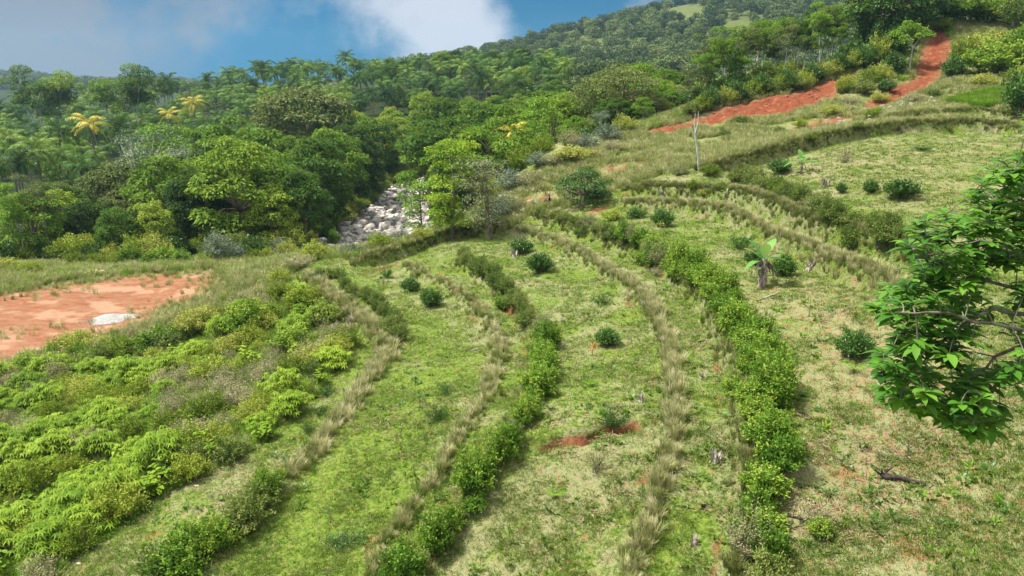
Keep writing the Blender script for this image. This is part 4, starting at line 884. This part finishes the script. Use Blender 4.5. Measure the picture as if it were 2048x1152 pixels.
def log(name, a, b, r0, mat, look, cat, forks=2, seed=0):
    r = np.random.RandomState(seed+600); A_, B_ = at(*a), at(*b); n = 8; u = np.linspace(0, 1, n)[:, None]; P_ = A_+(B_-A_)*u; P_[:, 2] = zat(P_[:, 0], P_[:, 1])+r0*.8+np.abs(r.normal(0, r0*.5, n)); P_ -= A_
    g = Geo(); tube(g, P_, r0*np.linspace(1.15, .6, n)*(1+.12*r.normal(size=n)), 9)
    for k in range(forks):
        q = P_[r.choice([0, 1, n-2])]; tube(g, [q, q+[r.normal(0, r0*3), r.normal(0, r0*2), r0*3.2]], [r0*.5, r0*.2], 5)
    o = obj(name, g.mesh(name, M[mat], True), None, wpt(A_)); tag(o, look, cat); THINGS.append((o, 'DONE', name, cat))
log('charred_log', (1763, 955), (1850, 972), .07, 'char', 'charred black fallen log lying on the dry grass at the lower right', 'log', 3, 1)
log('fallen_branch', (1560, 586), (1520, 600), .035, 'deadwood', 'pale fallen branch on the grass right of the broad hedge', 'branch', 2, 2)
log('fallen_branch', (940, 703), (962, 697), .03, 'deadwood', 'short grey stick on the grass left of the second grass row', 'branch', 1, 3)
log('fallen_branch', (1575, 1032), (1640, 1050), .035, 'char', 'dark dead branch at the foot of the broad hedge', 'branch', 3, 4)
log('drift_log', (775, 442), (845, 432), .22, 'deadwood', 'long pale drift log stranded on the river stones', 'log', 1, 5)
# the dead white trunk at the corner of the upper grass row
p = at(1398, 342); d = dist(p); e = tag(obj('dead_tree', None, None, wpt(p)), 'bare white dead tree leaning at the end of the long grass row', 'dead tree'); THINGS.append((e, 'DONE', '', ''))
k_ = d/F; g = Geo(); tube(g, np.array([[0, 0, -2], [-4, 0, 30], [-10, 0, 62], [-14, 2, 90]])*k_, np.array([2.4, 1.9, 1.5, .9])*k_, 8); obj('trunk', g.mesh('trunk', M['palebark'], True), e)
for q in ([[-8, 0, 55], [-16, 3, 75], [-20, 3, 84]], [[-12, 0, 74], [-8, -2, 95], [-9, -2, 116]], [[-12, 1, 80], [-15, 1, 95], [-14, 1, 112]]):
    g = Geo(); tube(g, np.array(q, float)*k_, np.array([1.7, 1.2, .5])*k_, 5); obj('branch', g.mesh('branch', M['palebark'], True), e)
# ---------------------------------------------------------------- stones
def rock(seed, flat=.6, sub=2):
    import bmesh
    bm = bmesh.new(); bmesh.ops.create_icosphere(bm, subdivisions=sub, radius=.5); r = np.random.RandomState(seed); pl = [(randdir(1, -1, 1, r)[0], r.uniform(.28, .42)) for _ in range(9)]
    for v in bm.verts:
        c = np.array(v.co)
        for n_, dd in pl:
            h = c@n_-dd
            if h > 0: c = c-n_*h*.92
        v.co = c*np.array([1, .8, flat])
    me = bpy.data.meshes.new('rock'); bm.to_mesh(me); bm.free(); return me
M['stone'] = solidmat('river stone', (.32, .31, .30), (.74, .71, .66), 3.5, .8, .4)
nt = M['stone'].node_tree                         # each boulder its own grey
rn = [n for n in nt.nodes if n.type == 'OBJECT_INFO'][0]; bs = [n for n in nt.nodes if n.type == 'BSDF_PRINCIPLED'][0]; src = bs.inputs['Base Color'].links[0].from_socket
mx = nt.nodes.new('ShaderNodeMix'); mx.data_type = 'RGBA'; mx.blend_type = 'MULTIPLY'; mx.inputs[0].default_value = 1; cr = nt.nodes.new('ShaderNodeValToRGB'); nt.links.new(rn.outputs['Random'], cr.inputs[0])
cr.color_ramp.elements[0].color = (.35, .36, .38, 1); cr.color_ramp.elements[1].color = (1.15, 1.1, 1.05, 1); nt.links.new(src, mx.inputs[6]); nt.links.new(cr.outputs[0], mx.inputs[7]); nt.links.new(mx.outputs[2], bs.inputs['Base Color'])
M['claystone'] = solidmat('clay stone', (.50, .33, .22), (.68, .56, .42), 4, .9, .3)
RK = [rock(700+k, [.55, .7, .8][k % 3]) for k in range(6)]
for q in RK: q.materials.append(M['stone'])
rr = np.random.RandomState(55)
def inriver(X, Y):
    d_, _ = segdist(X, Y, RIVC); return (np.abs(d_) < 6.5+Y*.012) & (Y > 86)
def seen(x, y):
    px, py, _ = proj(x, y, float(zat(x, y))); return 640 < px < 880 and 375 < py < 520
big = [p for p in poisson((-45, 5, 88, 170), 1.25, inriver, 5000, rr) if seen(*p)]
big = sorted(big, key=lambda p: p[1])[:290]
for x, y in big:
    s = rr.uniform(.6, 1.0)**2*2.0+.3; o = obj('boulder', RK[rr.randint(6)], None, (x, y, ground(x, y)+s*.12)); o.scale = (s*rr.uniform(.8, 1.3), s, s*rr.uniform(.7, 1.1)); o.rotation_euler = (rr.normal(0, .25), rr.normal(0, .25), rr.uniform(0, 6.28))
    THINGS.append((o, 'BOULDER', 'boulder', 'boulder')); o['group'] = 'grey boulders heaped in the dry riverbed'; o['category'] = 'boulder'
o = obj('boulder', RK[1], None, (0, 0, 0)); q = at(768, 462); o.location = wpt(q, .5); o.scale = (2.6, 2.0, 2.6); o.rotation_euler = (.2, .5, 1); tag(o, 'large pale flat sided boulder in the middle of the riverbed', 'boulder')
sm = poisson((-45, 8, 86, 175), .55, inriver, 16000, rr)
scatter('river_stones', gpts(sm), rr.uniform(.3, .95, len(sm)), RK, 'small grey stones filling the riverbed between the boulders', 'stones', 4, .4)
RC = [rock(720+k, .6) for k in range(3)]
for q in RC: q.materials.append(M['claystone'])
for k in range(16):
    q = at(187+rr.normal(0, 9), 550+rr.normal(0, 1.2)); s = rr.uniform(.35, .8); o = obj('clay_rock', RC[k % 3], None, wpt(q, max(0, .35-abs(rr.normal(0, .25)))*1.2)); o.scale = (s*1.3, s, s); o.rotation_euler = (rr.normal(0, .4), rr.normal(0, .4), rr.uniform(0, 6))
    tag(o, 'pale orange rock in the small heap at the far edge of the lot', 'rock', 'heap of pale rocks on the lot')
for px, py, s, lb in [(393, 973, .16, 'small white stone on the path below the brush slope'), (157, 1129, .16, 'white stone lying on the dry path at the lower left'), (902, 568, .14, 'small pale stone beside the grass row below the tall trees')]:
    o = obj('pale_stone', RC[0], None, wpt(at(px, py), .03)); o.scale = (s*1.4, s, s); tag(o, lb, 'stone')
M['gravel'] = solidmat('gravel', (.22, .215, .21), (.42, .405, .385), 14, .9, 1.0)
p = at(226, 640); d = dist(p); n = 40; g = Geo(); q = np.linspace(0, 1, 14); th = np.linspace(0, 2*pi, n, endpoint=False); R_ = 46*d/F
V = []
for u in q:
    for a in th:
        x, y = R_*u*cos(a)*(1+.16*sin(3*a)+.07*sin(7*a+1)), R_*1.0*u*sin(a)*(1+.1*cos(2*a)); V.append((x, y, float(zat(p[0]+x, p[1]+y))-p[2]-.03+.50*(max(0, 1-u*u))**1.3*(1+.5*vnoise(np.array(x*1.1+4), np.array(y*1.1), 12))*(1+.25*vnoise(np.array(x*2), np.array(y*2), 8))))
Fm = [[i*n+j, i*n+(j+1) % n, (i+1)*n+(j+1) % n, (i+1)*n+j] for i in range(13) for j in range(n)]
g.add(V, Fm); o = obj('gravel_heap', g.mesh('gravel_heap', M['gravel'], True), None, wpt(p)); tag(o, 'low pale grey heap of gravel dumped on the orange lot', 'gravel heap')
for k in range(3): pass
# ---------------------------------------------------------------- grasses
TUF = [tuft(800+k, 64, .60, .14, .016, .5, mat=M['rowgrass']) for k in range(5)]
TUD = [tuft(850+k, 64, .60, .14, .016, .5, mat=M['bankgrass']) for k in range(4)]
TRF = [tuft(810+k, 18, .075, .15, .014, 1.1, mat=M['turf'], tb=(.1, .4), tt=(.3, .9)) for k in range(4)]
WDS = [tuft(860+k, 12, .13, .10, .045, 1.3, mat=M['hedge' if k else 'coffee']) for k in range(3)]
TLG = [tuft(820+k, 34, .60, .25, .020, .6, mat=M['tallgrass'], heads=3 if k == 0 else 0) for k in range(4)]
GRG = [tuft(830+k, 40, .50, .25, .026, .9, mat=M['greengrass']) for k in range(3)]
FLW = [tuft(840, 10, .8, .3, .02, .4, mat=M['tallgrass'])]
ROWTXT = {'A': ('pale shaggy grass row beside the brush slope, leftmost of the rows', .36, 6.0, .9), 'B': ('thin grass row curving down left of the bright middle hedge', .30, 4.0, .72), 'C': ('short grass fringe along the left side of the middle hedge', .25, 2.6, .7),
 'D': ('long straw coloured grass row right of the middle hedge', .24, 5.5, .8), 'E': ('dark grass row along the left foot of the broad hedge', .30, 6.0, .75), 'F': ('pale grass row curving below the lane on the upper right', .24, 7.0, .75), 'G': ('dark grass bank under the hedge of the upper terrace', .28, 7.0, .8),
 'H': ('long grass row bounding the upper pasture', .28, 8.0, .85), 'I': ('short grass row just above the long one at the upper right', .35, 6.0, .7), 'J': ('grass bank across the near edge of the river bend', .32, 6.0, .9)}
rr = np.random.RandomState(66)
for k, (lb, wdt, dens_, sc) in ROWTXT.items():
    L = RW[k]; seg = np.hypot(*(L[1:]-L[:-1]).T); cum = np.r_[0, np.cumsum(seg)]; n = int(cum[-1]*dens_*4.6); u = rr.uniform(0, cum[-1], n)
    if k in 'ABD': u = u[rr.rand(n) < (.35+1.2*(vnoise(u*.35, u*0, 3)+.5))]
    if k == 'A':
        fr = u/cum[-1]; u = u[(fr < .86) & ~((fr > .45) & (fr < .465))]
    n = len(u); x = np.interp(u, cum, L[:, 0]); y = np.interp(u, cum, L[:, 1]); gx = np.gradient(np.interp(np.linspace(0, 1, 200), cum/cum[-1], L[:, 0])); gy = np.gradient(np.interp(np.linspace(0, 1, 200), cum/cum[-1], L[:, 1])); fi = np.minimum((u/cum[-1]*199).astype(int), 199); nx, ny = -gy[fi], gx[fi]; nn = np.hypot(nx, ny)+1e-9; of = rr.normal(.32, wdt*.75, n)*ROWS[k][1]; x = x+nx/nn*of; y = y+ny/nn*of
    o = scatter('grass_row', gpts(np.c_[x, y]), rr.uniform(.38, 1.15, n)*sc, TUD if k in 'CEGHIJ' else TUF, lb, 'grass row', ord(k), .2)
XY = []
def field(n, Ylo, Yhi, seed):
    r = np.random.RandomState(seed); y = np.exp(r.uniform(math.log(Ylo), math.log(Yhi), n)); x = r.uniform(-.80, 1.1, n)*y
    return x, y
x, y = field(235000, 11, 78, 1)
bad = inside(x, y, POLY['lot']) | inside(x, y, BZ) | inside(x, y, POLY['slip']) | inside(x, y, POLY['ridge']) | inforest(x, y) | inriver(x, y)
dn = vnoise(x*.9, y*.9, 71)+.6*vnoise(x*3, y*3, 72); bad |= (dn < -.05) & (rr.rand(len(x)) < .75)
for k in ('ridge2', 'patch1', 'patch2', 'patch3'): bad |= inside(x, y, POLY[k]) & (rr.rand(len(x)) < .8)
x, y = x[~bad], y[~bad]
scatter('short_grass', gpts(np.c_[x, y]), np.clip(.7+.015*y, .8, 1.8)*rr.uniform(.7, 1.3, len(x)), TRF, 'short cropped grass growing in tufts over all the terraces', 'grass', 7, .25)
TG = line([(1000, 470), (1060, 430), (1200, 400), (1240, 375), (1390, 335), (1560, 300), (1700, 260), (1800, 245), (2060, 225), (2060, 60), (1960, 50), (1900, 45), (1910, 110), (1890, 150), (1740, 200), (1720, 138), (1640, 162), (1560, 186), (1400, 226), (1290, 252), (1240, 270), (1150, 300), (1060, 340), (1000, 400)])
def tgt(X, Y): return inside(X, Y, TG) & ~inside(X, Y, POLY['slip']) & ~inside(X, Y, POLY['ridge'])
def unif(poly, n, r): 
    x = r.uniform(poly[:, 0].min(), poly[:, 0].max(), n); y = r.uniform(poly[:, 1].min(), poly[:, 1].max(), n); m_ = inside(x, y, poly); return x[m_], y[m_]
x, y = unif(TG, 60000, rr); ok = tgt(x, y) & (vnoise(x*.25, y*.25, 17)+.5*vnoise(x*.9, y*.9, 18) > -.22)
for k in ('ridge2', 'patch1', 'patch2', 'patch3'): ok &= ~(inside(x, y, POLY[k]) & (rr.rand(len(x)) < .9))
x, y = x[ok], y[ok]
scatter('tall_grass', gpts(np.c_[x, y]), rr.uniform(.7, 1.3, len(x)), TLG, 'tall pale seeding grass over the rough slope below the wood', 'grass', 8, .2)
x, y = unif(BZ, 12000, rr)
scatter('undergrowth', gpts(np.c_[x, y]), rr.uniform(.45, .95, len(x)), GRG+TLG[1:2], 'rank green grass filling the gaps between the shrubs', 'undergrowth', 9, .3)
E1 = line([(-60, 608), (60, 578), (130, 562), (200, 556), (300, 546), (430, 541), (460, 560), (520, 575), (600, 540), (640, 520), (700, 520), (860, 478), (900, 470), (1010, 445), (1040, 400), (1000, 380), (860, 452), (700, 488), (560, 508), (400, 522), (100, 530), (-60, 535)])
x, y = unif(E1, 40000, rr); ok = ~inside(x, y, POLY['lot']) & (y < 84) & ((fw(x, y) < 640) | (rr.rand(len(x)) < .45))
x, y = x[ok], y[ok]
scatter('verge_grass', gpts(np.c_[x, y]), rr.uniform(.7, 1.5, len(x)), TLG+GRG[:1], 'weedy verge between the orange lot and the wood', 'grass', 10, .2)
E2 = line([(-60, 780), (60, 715), (180, 690), (300, 655), (420, 600), (470, 560), (540, 560), (560, 575), (440, 640), (330, 670), (180, 715), (60, 760)])
x, y = unif(E2, 9000, rr); ok = rr.rand(len(x)) < .5; x, y = x[ok], y[ok]
scatter('lot_weeds', gpts(np.c_[x, y]), rr.uniform(.7, 1.6, len(x)), TLG+TUF[:1], 'dry weeds along the near edge of the orange lot', 'weeds', 11, .2)
x, y = unif(line([(1885, 208), (1950, 190), (2060, 165), (2060, 205), (1960, 216)]), 9000, rr)
scatter('green_grass', gpts(np.c_[x, y]), rr.uniform(.8, 1.4, len(x)), GRG, 'vivid green patch of grass on the upper right slope', 'grass', 12, .2)
# understorey of the wood, seen between and under the crowns
x, y = unif(pwl([(-80, 80), (560, 80.5), (640, 92), (930, 100), (960, 88), (1120, 96), (1440, 107), (1700, 140), (1700, 200), (-80, 200)]), 7000, rr); ok = offriver(x, y, .5) & ~((fw(x, y) < 560) & (y > 130)); x, y = x[ok], y[ok]
UN = [joined(p_) for p_ in (OLS[0], HDK[1], COF[2])]
scatter('understorey', gpts(np.c_[x, y]), rr.uniform(1.2, 2.6, len(x)), UN, 'dark understorey growth beneath the trees of the wood', 'undergrowth', 13, .2)
x, y = unif(TG, 2600, rr); ok = tgt(x, y) & (y < 84) & (vnoise(x*.12, y*.12, 19) > -.05); x, y = x[ok], y[ok]
g = Geo(); leaves(g, randdir(14, .2, 1)*[.25, .25, .3]+[0, 0, .55], randdir(14, .2, 1), randdir(14, -1, 1), .12, .06, .8)
scatter('pale_flowers', gpts(np.c_[x, y]), rr.uniform(.6, 1.1, len(x)), [g.mesh('flower_heads', M['flower'])], 'whitish seed heads dotted over the rough slope', 'flowers', 14, .2)

x, y = unif(POLY['lot'], 700, rr); ok = vnoise(x*.3, y*.3, 33) > .05; x, y = x[ok], y[ok]
scatter('lot_sprigs', gpts(np.c_[x, y]), rr.uniform(.35, .9, len(x)), TLG[:2]+TRF[:1], 'thin weeds sprouting on the orange lot', 'weeds', 15, .3)
x, y = unif(np.vstack([POLY['slip']]), 500, rr); x2, y2 = unif(POLY['ridge'], 500, rr); x, y = np.r_[x, x2], np.r_[y, y2]
RS = rock(760, .7); M['redclod'] = solidmat('red clod', (.16, .045, .02), (.38, .15, .08), 5, .95, .3); RS.materials.append(M['redclod'])
scatter('red_clods', gpts(np.c_[x, y]), rr.uniform(.15, .6, len(x))**1.3, [RS], 'lumps of red earth strewn over the landslip', 'clods', 16, .5)

x, y = unif(pwl([(1235, 86), (1440, 99), (1690, 108), (1745, 100), (1880, 96), (1890, 108), (1830, 118), (1740, 136), (1600, 124), (1440, 113), (1240, 108)]), 16000, rr); ok = ~inside(x, y, POLY['slip']) & ~inside(x, y, POLY['ridge']); x, y = x[ok], y[ok]
scatter('rim_grass', gpts(np.c_[x, y]), rr.uniform(.8, 1.6, len(x)), TLG+GRG, 'rank grass between the red soil and the slender trees', 'grass', 17, .2)

x, y = field(5200, 12, 62, 5); ok = ~(inside(x, y, POLY['lot']) | inside(x, y, BZ) | inriver(x, y)) & (vnoise(x*.35, y*.35, 88) > -.08); x, y = x[ok], y[ok]
scatter('field_weeds', gpts(np.c_[x, y]), rr.uniform(.5, 1.5, len(x)), WDS, 'low broad leaved weeds dotted through the cropped grass', 'weeds', 18, .2)
x, y = field(3600, 12, 45, 6); ok = ~(inside(x, y, POLY['lot']) | inside(x, y, BZ)) & (vnoise(x*.3, y*.3, 89) > .0); x, y = x[ok], y[ok]
M['litter'] = solidmat('dry litter', (.12, .075, .045), (.36, .26, .17), 12, .9, .3)
g = Geo(); rl = np.random.RandomState(5); leaves(g, np.c_[rl.normal(0, .16, (22, 2)), rl.uniform(.0, .04, 22)], randdir(22, -.2, .25, rl), randdir(22, .3, 1, rl), rl.uniform(.06, .22, 22), .02, .5)
scatter('dry_litter', gpts(np.c_[x, y]), rr.uniform(.6, 1.6, len(x)), [g.mesh('litter', M['litter'])], 'brown dry leaf and stalk litter lying on the grass', 'litter', 19, .1)

x, y = unif(POLY['lot'], 9000, rr); dE, _ = segdist(x, y, np.vstack([POLY['lot'], POLY['lot'][:1]])); ok = rr.rand(len(x)) < .9*np.exp(-np.abs(dE)/.9)*(vnoise(x*.5, y*.5, 44)+.75); x, y = x[ok], y[ok]
scatter('lot_edge_weeds', gpts(np.c_[x, y]), rr.uniform(.4, 1.1, len(x)), TLG+TUF[:2], 'weeds creeping in over the rim of the orange lot', 'weeds', 20, .3)
q = at(226, 640); a = rr.uniform(0, 6.28, 500); rd = 1.75*(.75+.55*rr.rand(500)**1.5); x, y = q[0]+rd*np.cos(a)*1.1, q[1]+rd*np.sin(a)
PB = rock(770, .7, 1); PB.materials.append(M['gravel'])
scatter('gravel_spill', gpts(np.c_[x, y]), rr.uniform(.04, .14, 500), [PB], 'loose stones spilled around the foot of the gravel heap', 'gravel', 21, .5)
# ---------------------------------------------------------------- the tree whose branches hang in from the right
r = np.random.RandomState(91)
def ray(px, py, d):
    q = np.array([(px-1024)/F, cos(PIT)+(576-py)/F*sin(PIT), -sin(PIT)+(576-py)/F*cos(PIT)]); return q*d
FK = (2270, 700, 8.6)
LIMBS = [[FK, (2120, 610, 8.3), (2000, 566, 8.0), (1920, 550, 7.8), (1850, 520, 7.6), (1815, 500, 7.5)],
 [FK, (2120, 650, 8.1), (1990, 612, 7.9), (1940, 640, 7.8), (1882, 690, 7.7), (1820, 760, 7.5)],
 [FK, (2180, 480, 8.6), (2070, 410, 8.4), (1990, 390, 8.2), (1950, 380, 8.1)], [FK, (2140, 740, 8.0), (2040, 735, 7.8), (1985, 780, 7.6), (1950, 850, 7.5)],
 [FK, (2200, 560, 8.8), (2080, 520, 8.8), (1970, 470, 8.8), (1900, 450, 8.7)], [FK, (2160, 640, 7.6), (2050, 660, 7.3), (1950, 640, 7.2), (1860, 620, 7.1), (1790, 625, 7.1)],
 [FK, (2200, 420, 8.5), (2110, 350, 8.4), (2040, 330, 8.3)], [FK, (2150, 700, 8.3), (2030, 690, 8.2), (1930, 760, 8.1), (1860, 800, 8.0)],
 [FK, (2350, 500, 9.2), (2420, 380, 9.4), (2480, 300, 9.6)], [FK, (2380, 640, 9.2), (2500, 600, 9.6)], [FK, (2300, 480, 8.2), (2330, 350, 8), (2300, 260, 8)]]
tx, ty = 8.4, 8.6; tz = float(zat(tx, ty)); fk = ray(*FK); base = np.array([tx, ty, tz])
ov = tag(obj('overhanging_tree', None, None, wpt(base)), 'near tree reaching in from the right with large dark green leaves', 'tree'); THINGS.append((ov, 'DONE', '', ''))
g = Geo(); tube(g, [[0, 0, -.3], (fk-base)*.4+[.1, .1, 0], (fk-base)*.75, fk-base], [.26, .2, .16, .13], 10); obj('trunk', g.mesh('trunk', M['bark'], True), ov)
nodes = []
for L in LIMBS:
    P_ = np.array([ray(*q) for q in L])-base; u = np.linspace(0, len(P_)-1, 18); Q_ = np.stack([np.interp(u, np.arange(len(P_)), P_[:, i]) for i in range(3)], 1); Q_[1:-1] += r.normal(0, .015, (16, 3)); nodes += list(Q_[6:])
    g = Geo(); tube(g, Q_, np.linspace(.030, .008, 18), 6); obj('branch', g.mesh('branch', M['bark'], True), ov)
nodes = np.array(nodes)
AREA = np.array([(2060, 300), (1995, 325), (1955, 350), (1925, 385), (1945, 415), (1880, 425), (1815, 455), (1808, 500), (1830, 540), (1780, 570), (1745, 600), (1740, 625), (1800, 650), (1765, 690), (1755, 745), (1765, 800), (1820, 815), (1855, 825), (1900, 850), (1935, 885), (1965, 875), (1975, 850), (2005, 845), (2000, 800), (1960, 790), (1985, 770), (2060, 770)], float)
GAPS = [(2000, 575, 40), (1955, 708, 34), (1985, 650, 30), (2012, 700, 34), (1895, 775, 20), (2030, 545, 26), (1880, 730, 20), (1850, 590, 12), (1960, 440, 14), (2040, 630, 24)]
gl = Geo(); gt = Geo(); cnt = 0; W_ = []
while cnt < 450:
    px, py = r.uniform(1735, 2060), r.uniform(295, 890)
    if not inside(np.array([px]), np.array([py]), AREA)[0]: continue
    if any((px-a)**2+(py-b)**2 < c*c for a, b, c in GAPS): continue
    if px < 1900 and 430 < py < 540 and r.rand() < .35: continue
    W_.append(ray(px, py, r.uniform(7.1, 8.8))-base); cnt += 1
for k in range(190):                                # the rest of the crown, outside the picture
    W_.append(ray(r.uniform(2060, 2560), r.uniform(230, 800), r.uniform(7.2, 10))-base)
W_ = sorted(W_, key=lambda c: np.linalg.norm(nodes-c, axis=1).min())
for c in W_:
    j = np.argmin(np.linalg.norm(nodes-c, axis=1)+.12*(np.arange(len(nodes)) > 130)); a = nodes[j]; nodes = np.vstack([nodes, c]); tube(gt, [a, (a+c)/2+[0, 0, .03], c], [.008, .006, .004], 4)
    nl = r.randint(7, 11); th = np.linspace(0, 2*pi, nl, endpoint=False)+r.rand()*6; ax = norm(c-a+[0, 0, .25])
    dr = np.stack([np.cos(th), np.sin(th), r.uniform(-.35, .45, nl)], 1)+ax*.45
    bigleaves(gl, c+ax*r.uniform(-.10, .02, (nl, 1)), dr, r.uniform(.12, .22, nl), r.uniform(.06, .092, nl), np.clip(r.uniform(.2, .75)+r.normal(0, .1, nl), 0, .93), .38, 2)
obj('twigs', gt.mesh('twigs', M['bark'], True), ov); obj('foliage', gl.mesh('foliage', M['over'], True), ov)
# ---------------------------------------------------------------- air
import bmesh as _b
bm = _b.new(); _b.ops.create_cube(bm, size=1)
for v in bm.verts: v.co = (v.co.x*6400, -60+(v.co.y+.5)*2180, (-75+CZ)+(v.co.z+.5)*(160+75))
me = bpy.data.meshes.new('haze'); bm.to_mesh(me); bm.free()
hm = bpy.data.materials.new('haze'); hm.use_nodes = True; t = NT(hm.node_tree)
v = t.n('ShaderNodeVolumePrincipled', ins={'Color': (.50, .78, 1.0, 1), 'Density': .00013, 'Anisotropy': .2}); t.nt.links.new(v.outputs[0], t.n('ShaderNodeOutputMaterial').inputs['Volume'])
me.materials.append(hm); tag(obj('haze', me), 'thin bluish haze over the valley', 'haze', kind='stuff')
# ---------------------------------------------------------------- labels
LM = {'wood': [('the river stones', 770, 400), ('the flat crowned olive tree', 620, 190), ('the silvery bare tree', 285, 350), ('the tall tiered tree', 905, 380), ('the thin yellow palm', 1026, 220), ('the red rim', 1500, 180), ('the landslip', 1850, 120), ('the left edge', 0, 400), ('the rock heap', 187, 540), ('the dead white tree', 1390, 250)],
 'field': [('the charred log', 1805, 963), ('the large banana plant', 1523, 540), ('the small banana plant', 1602, 330), ('the long red gully', 1170, 865), ('the mango tree', 1168, 390), ('the two tall trees', 940, 470), ('the dead white tree', 1396, 320), ('the bottom edge', 900, 1150), ('the landslip', 1850, 130), ('the river stones', 760, 470), ('the short red scrape', 1150, 648), ('the overhanging branches', 1760, 700), ('the bare lot', 330, 600)],
 'brush': [('the gravel heap', 226, 635), ('the left edge', 0, 900), ('the bottom left corner', 40, 1130), ('the pale stump', 703, 650), ('the lower hedge', 480, 1000), ('the lot corner', 455, 560), ('the white path stone', 393, 970), ('the middle of the slope', 300, 830)]}
ORD = ['', 'second ', 'third ', 'fourth ', 'fifth ', 'sixth ', 'seventh ', 'eighth ', 'ninth ', 'tenth ', 'eleventh ', 'twelfth ', 'thirteenth ', 'fourteenth ', 'fifteenth ', 'sixteenth ', 'seventeenth ', 'eighteenth ', 'nineteenth ', 'twentieth ']
def ordw(n):
    base = [o.strip() for o in ORD]; base[0] = 'first'
    if n <= 20: return base[n-1]
    t = ['twenty', 'thirty', 'forty', 'fifty', 'sixty', 'seventy', 'eighty'][n//10-2]; return t[:-1]+'ieth' if n % 10 == 0 else t+'-'+base[n % 10-1]
LOOK = {'broadleaf_tree': 'leafy green tree', 'bright_green_tree': 'bright green tree', 'olive_green_tree': 'olive green tree', 'slender_tree': 'slender thin stemmed tree', 'coffee_bush': 'round dark green bush', 'hedge_shrub': 'leafy green shrub', 'brushy_shrub': 'dry brownish shrub', 'wild_shrub': 'wild green shrub', 'palmate_shrub': 'finger leaved shrub',
        'broadleaf_shrub': 'large leaved plant', 'dried_shrub': 'half dried twiggy bush', 'pale_shrub': 'pale greyish shrub', 'sparse_bush': 'low sparse dark bush', 'tiered_tree': 'tree', 'palm_tree': 'dark green palm'}
MATLOOK = {'forest leaves': 'leafy mid green tree', 'olive leaves': 'leafy olive toned tree', 'lime leaves': 'leafy bright green tree', 'dark hedge leaves': 'dull dark green shrub', 'hedge leaves': 'leafy bright green shrub'}
PLACE = {'shrubs covering the lower left slope': ('on the slope', 'brush'), 'bright broad leaved plants in the brush': ('in the brush', 'brush'), 'dark bushes on the shaded side of the landslip': ('on the shaded bank', 'wood'), 'bushes on the steep slope at the upper right': ('on the steep slope', 'wood'),
         'low growth along the rim of the red soil': ('along the soil rim', 'wood'), 'round dark coffee bushes dotted over the terraces': ('on the terrace', 'field')}
for nm, lst in HEDGE_OBJ:
    lst = sorted(lst, key=lambda o: o.location.y)
    for k, o in enumerate(lst): o['label'] = '%s in %s, %s from its lower end' % ('brownish shrub' if o.name.startswith('brushy') else 'leafy shrub', nm, ordw(k+1))
buck = {}
for o, look, name, cat in THINGS:
    if look in ('DONE', 'H'): continue
    if look == 'BOULDER': o['label'] = 'grey boulder among many like it in the dry riverbed'; continue
    x, y, z = o.location; px, py, _ = proj(x, y, z-CZ+(5 if 'tree' in cat and name != 'sapling' else .5))
    name = o.name.split('.')[0]
    if name == 'palm_tree' and not look:
        if y < 165: lb, gp = 'dark green palm in the front ranks of the grove', 'palms in the front ranks of the grove'
        elif px < 330: lb, gp = 'dark green palm in the left part of the grove', 'palms in the left part of the grove'
        elif px < 640: lb, gp = 'dark green palm in the middle of the grove', 'palms in the middle of the grove'
        else: lb, gp = 'dark green palm on the rise right of the river stones', 'palms on the rise above the river'
        o['label'] = lb; o['group'] = gp; continue
    g_ = o.get('group', '')
    if g_ in PLACE: where, reg = PLACE[g_]
    elif cat == 'tree' and y > 78: where, reg = ('in the wood', 'wood'); o['group'] = 'trees of the wood beyond the field'
    else: where, reg = ('on the rough ground' if y > 46 else 'on the grass', 'field')
    if look and look not in ('B', 'x') and cat not in ('sapling', 'young palm') and 'yellowing' not in look: o['label'] = look; continue
    lk = LOOK.get(name, 'small plant')
    if o.children:
        m_ = o.children[-1].data.materials[0].name
        if m_ in MATLOOK and name in ('broadleaf_tree', 'hedge_shrub'): lk = MATLOOK[m_]
    if look and look not in ('B', 'x'): lk = look; where = '' if len(look.split()) > 4 else where
    L = min(LM[reg], key=lambda q: (q[1]-px)**2+(q[2]-py)**2*1.6); dx, dy = px-L[1], py-L[2]
    if 'edge' in L[0]: rel = 'nearest to'
    else: rel = 'nearest '+(('right of' if dx > 0 else 'left of') if abs(dx) > abs(dy) else ('below' if dy > 0 else 'above'))
    buck.setdefault((lk, where, rel, L[0]), []).append((math.hypot(dx, dy), o))
for (lk, where, rel, l), lst in buck.items():
    lst.sort(key=lambda q: q[0])
    for k, (_, o) in enumerate(lst):
        o['label'] = ' '.join(('%s %s, %s %s %s' % (lk, where, '' if k == 0 else ordw(k+1), rel, l)).split()).replace(' ,', ',')
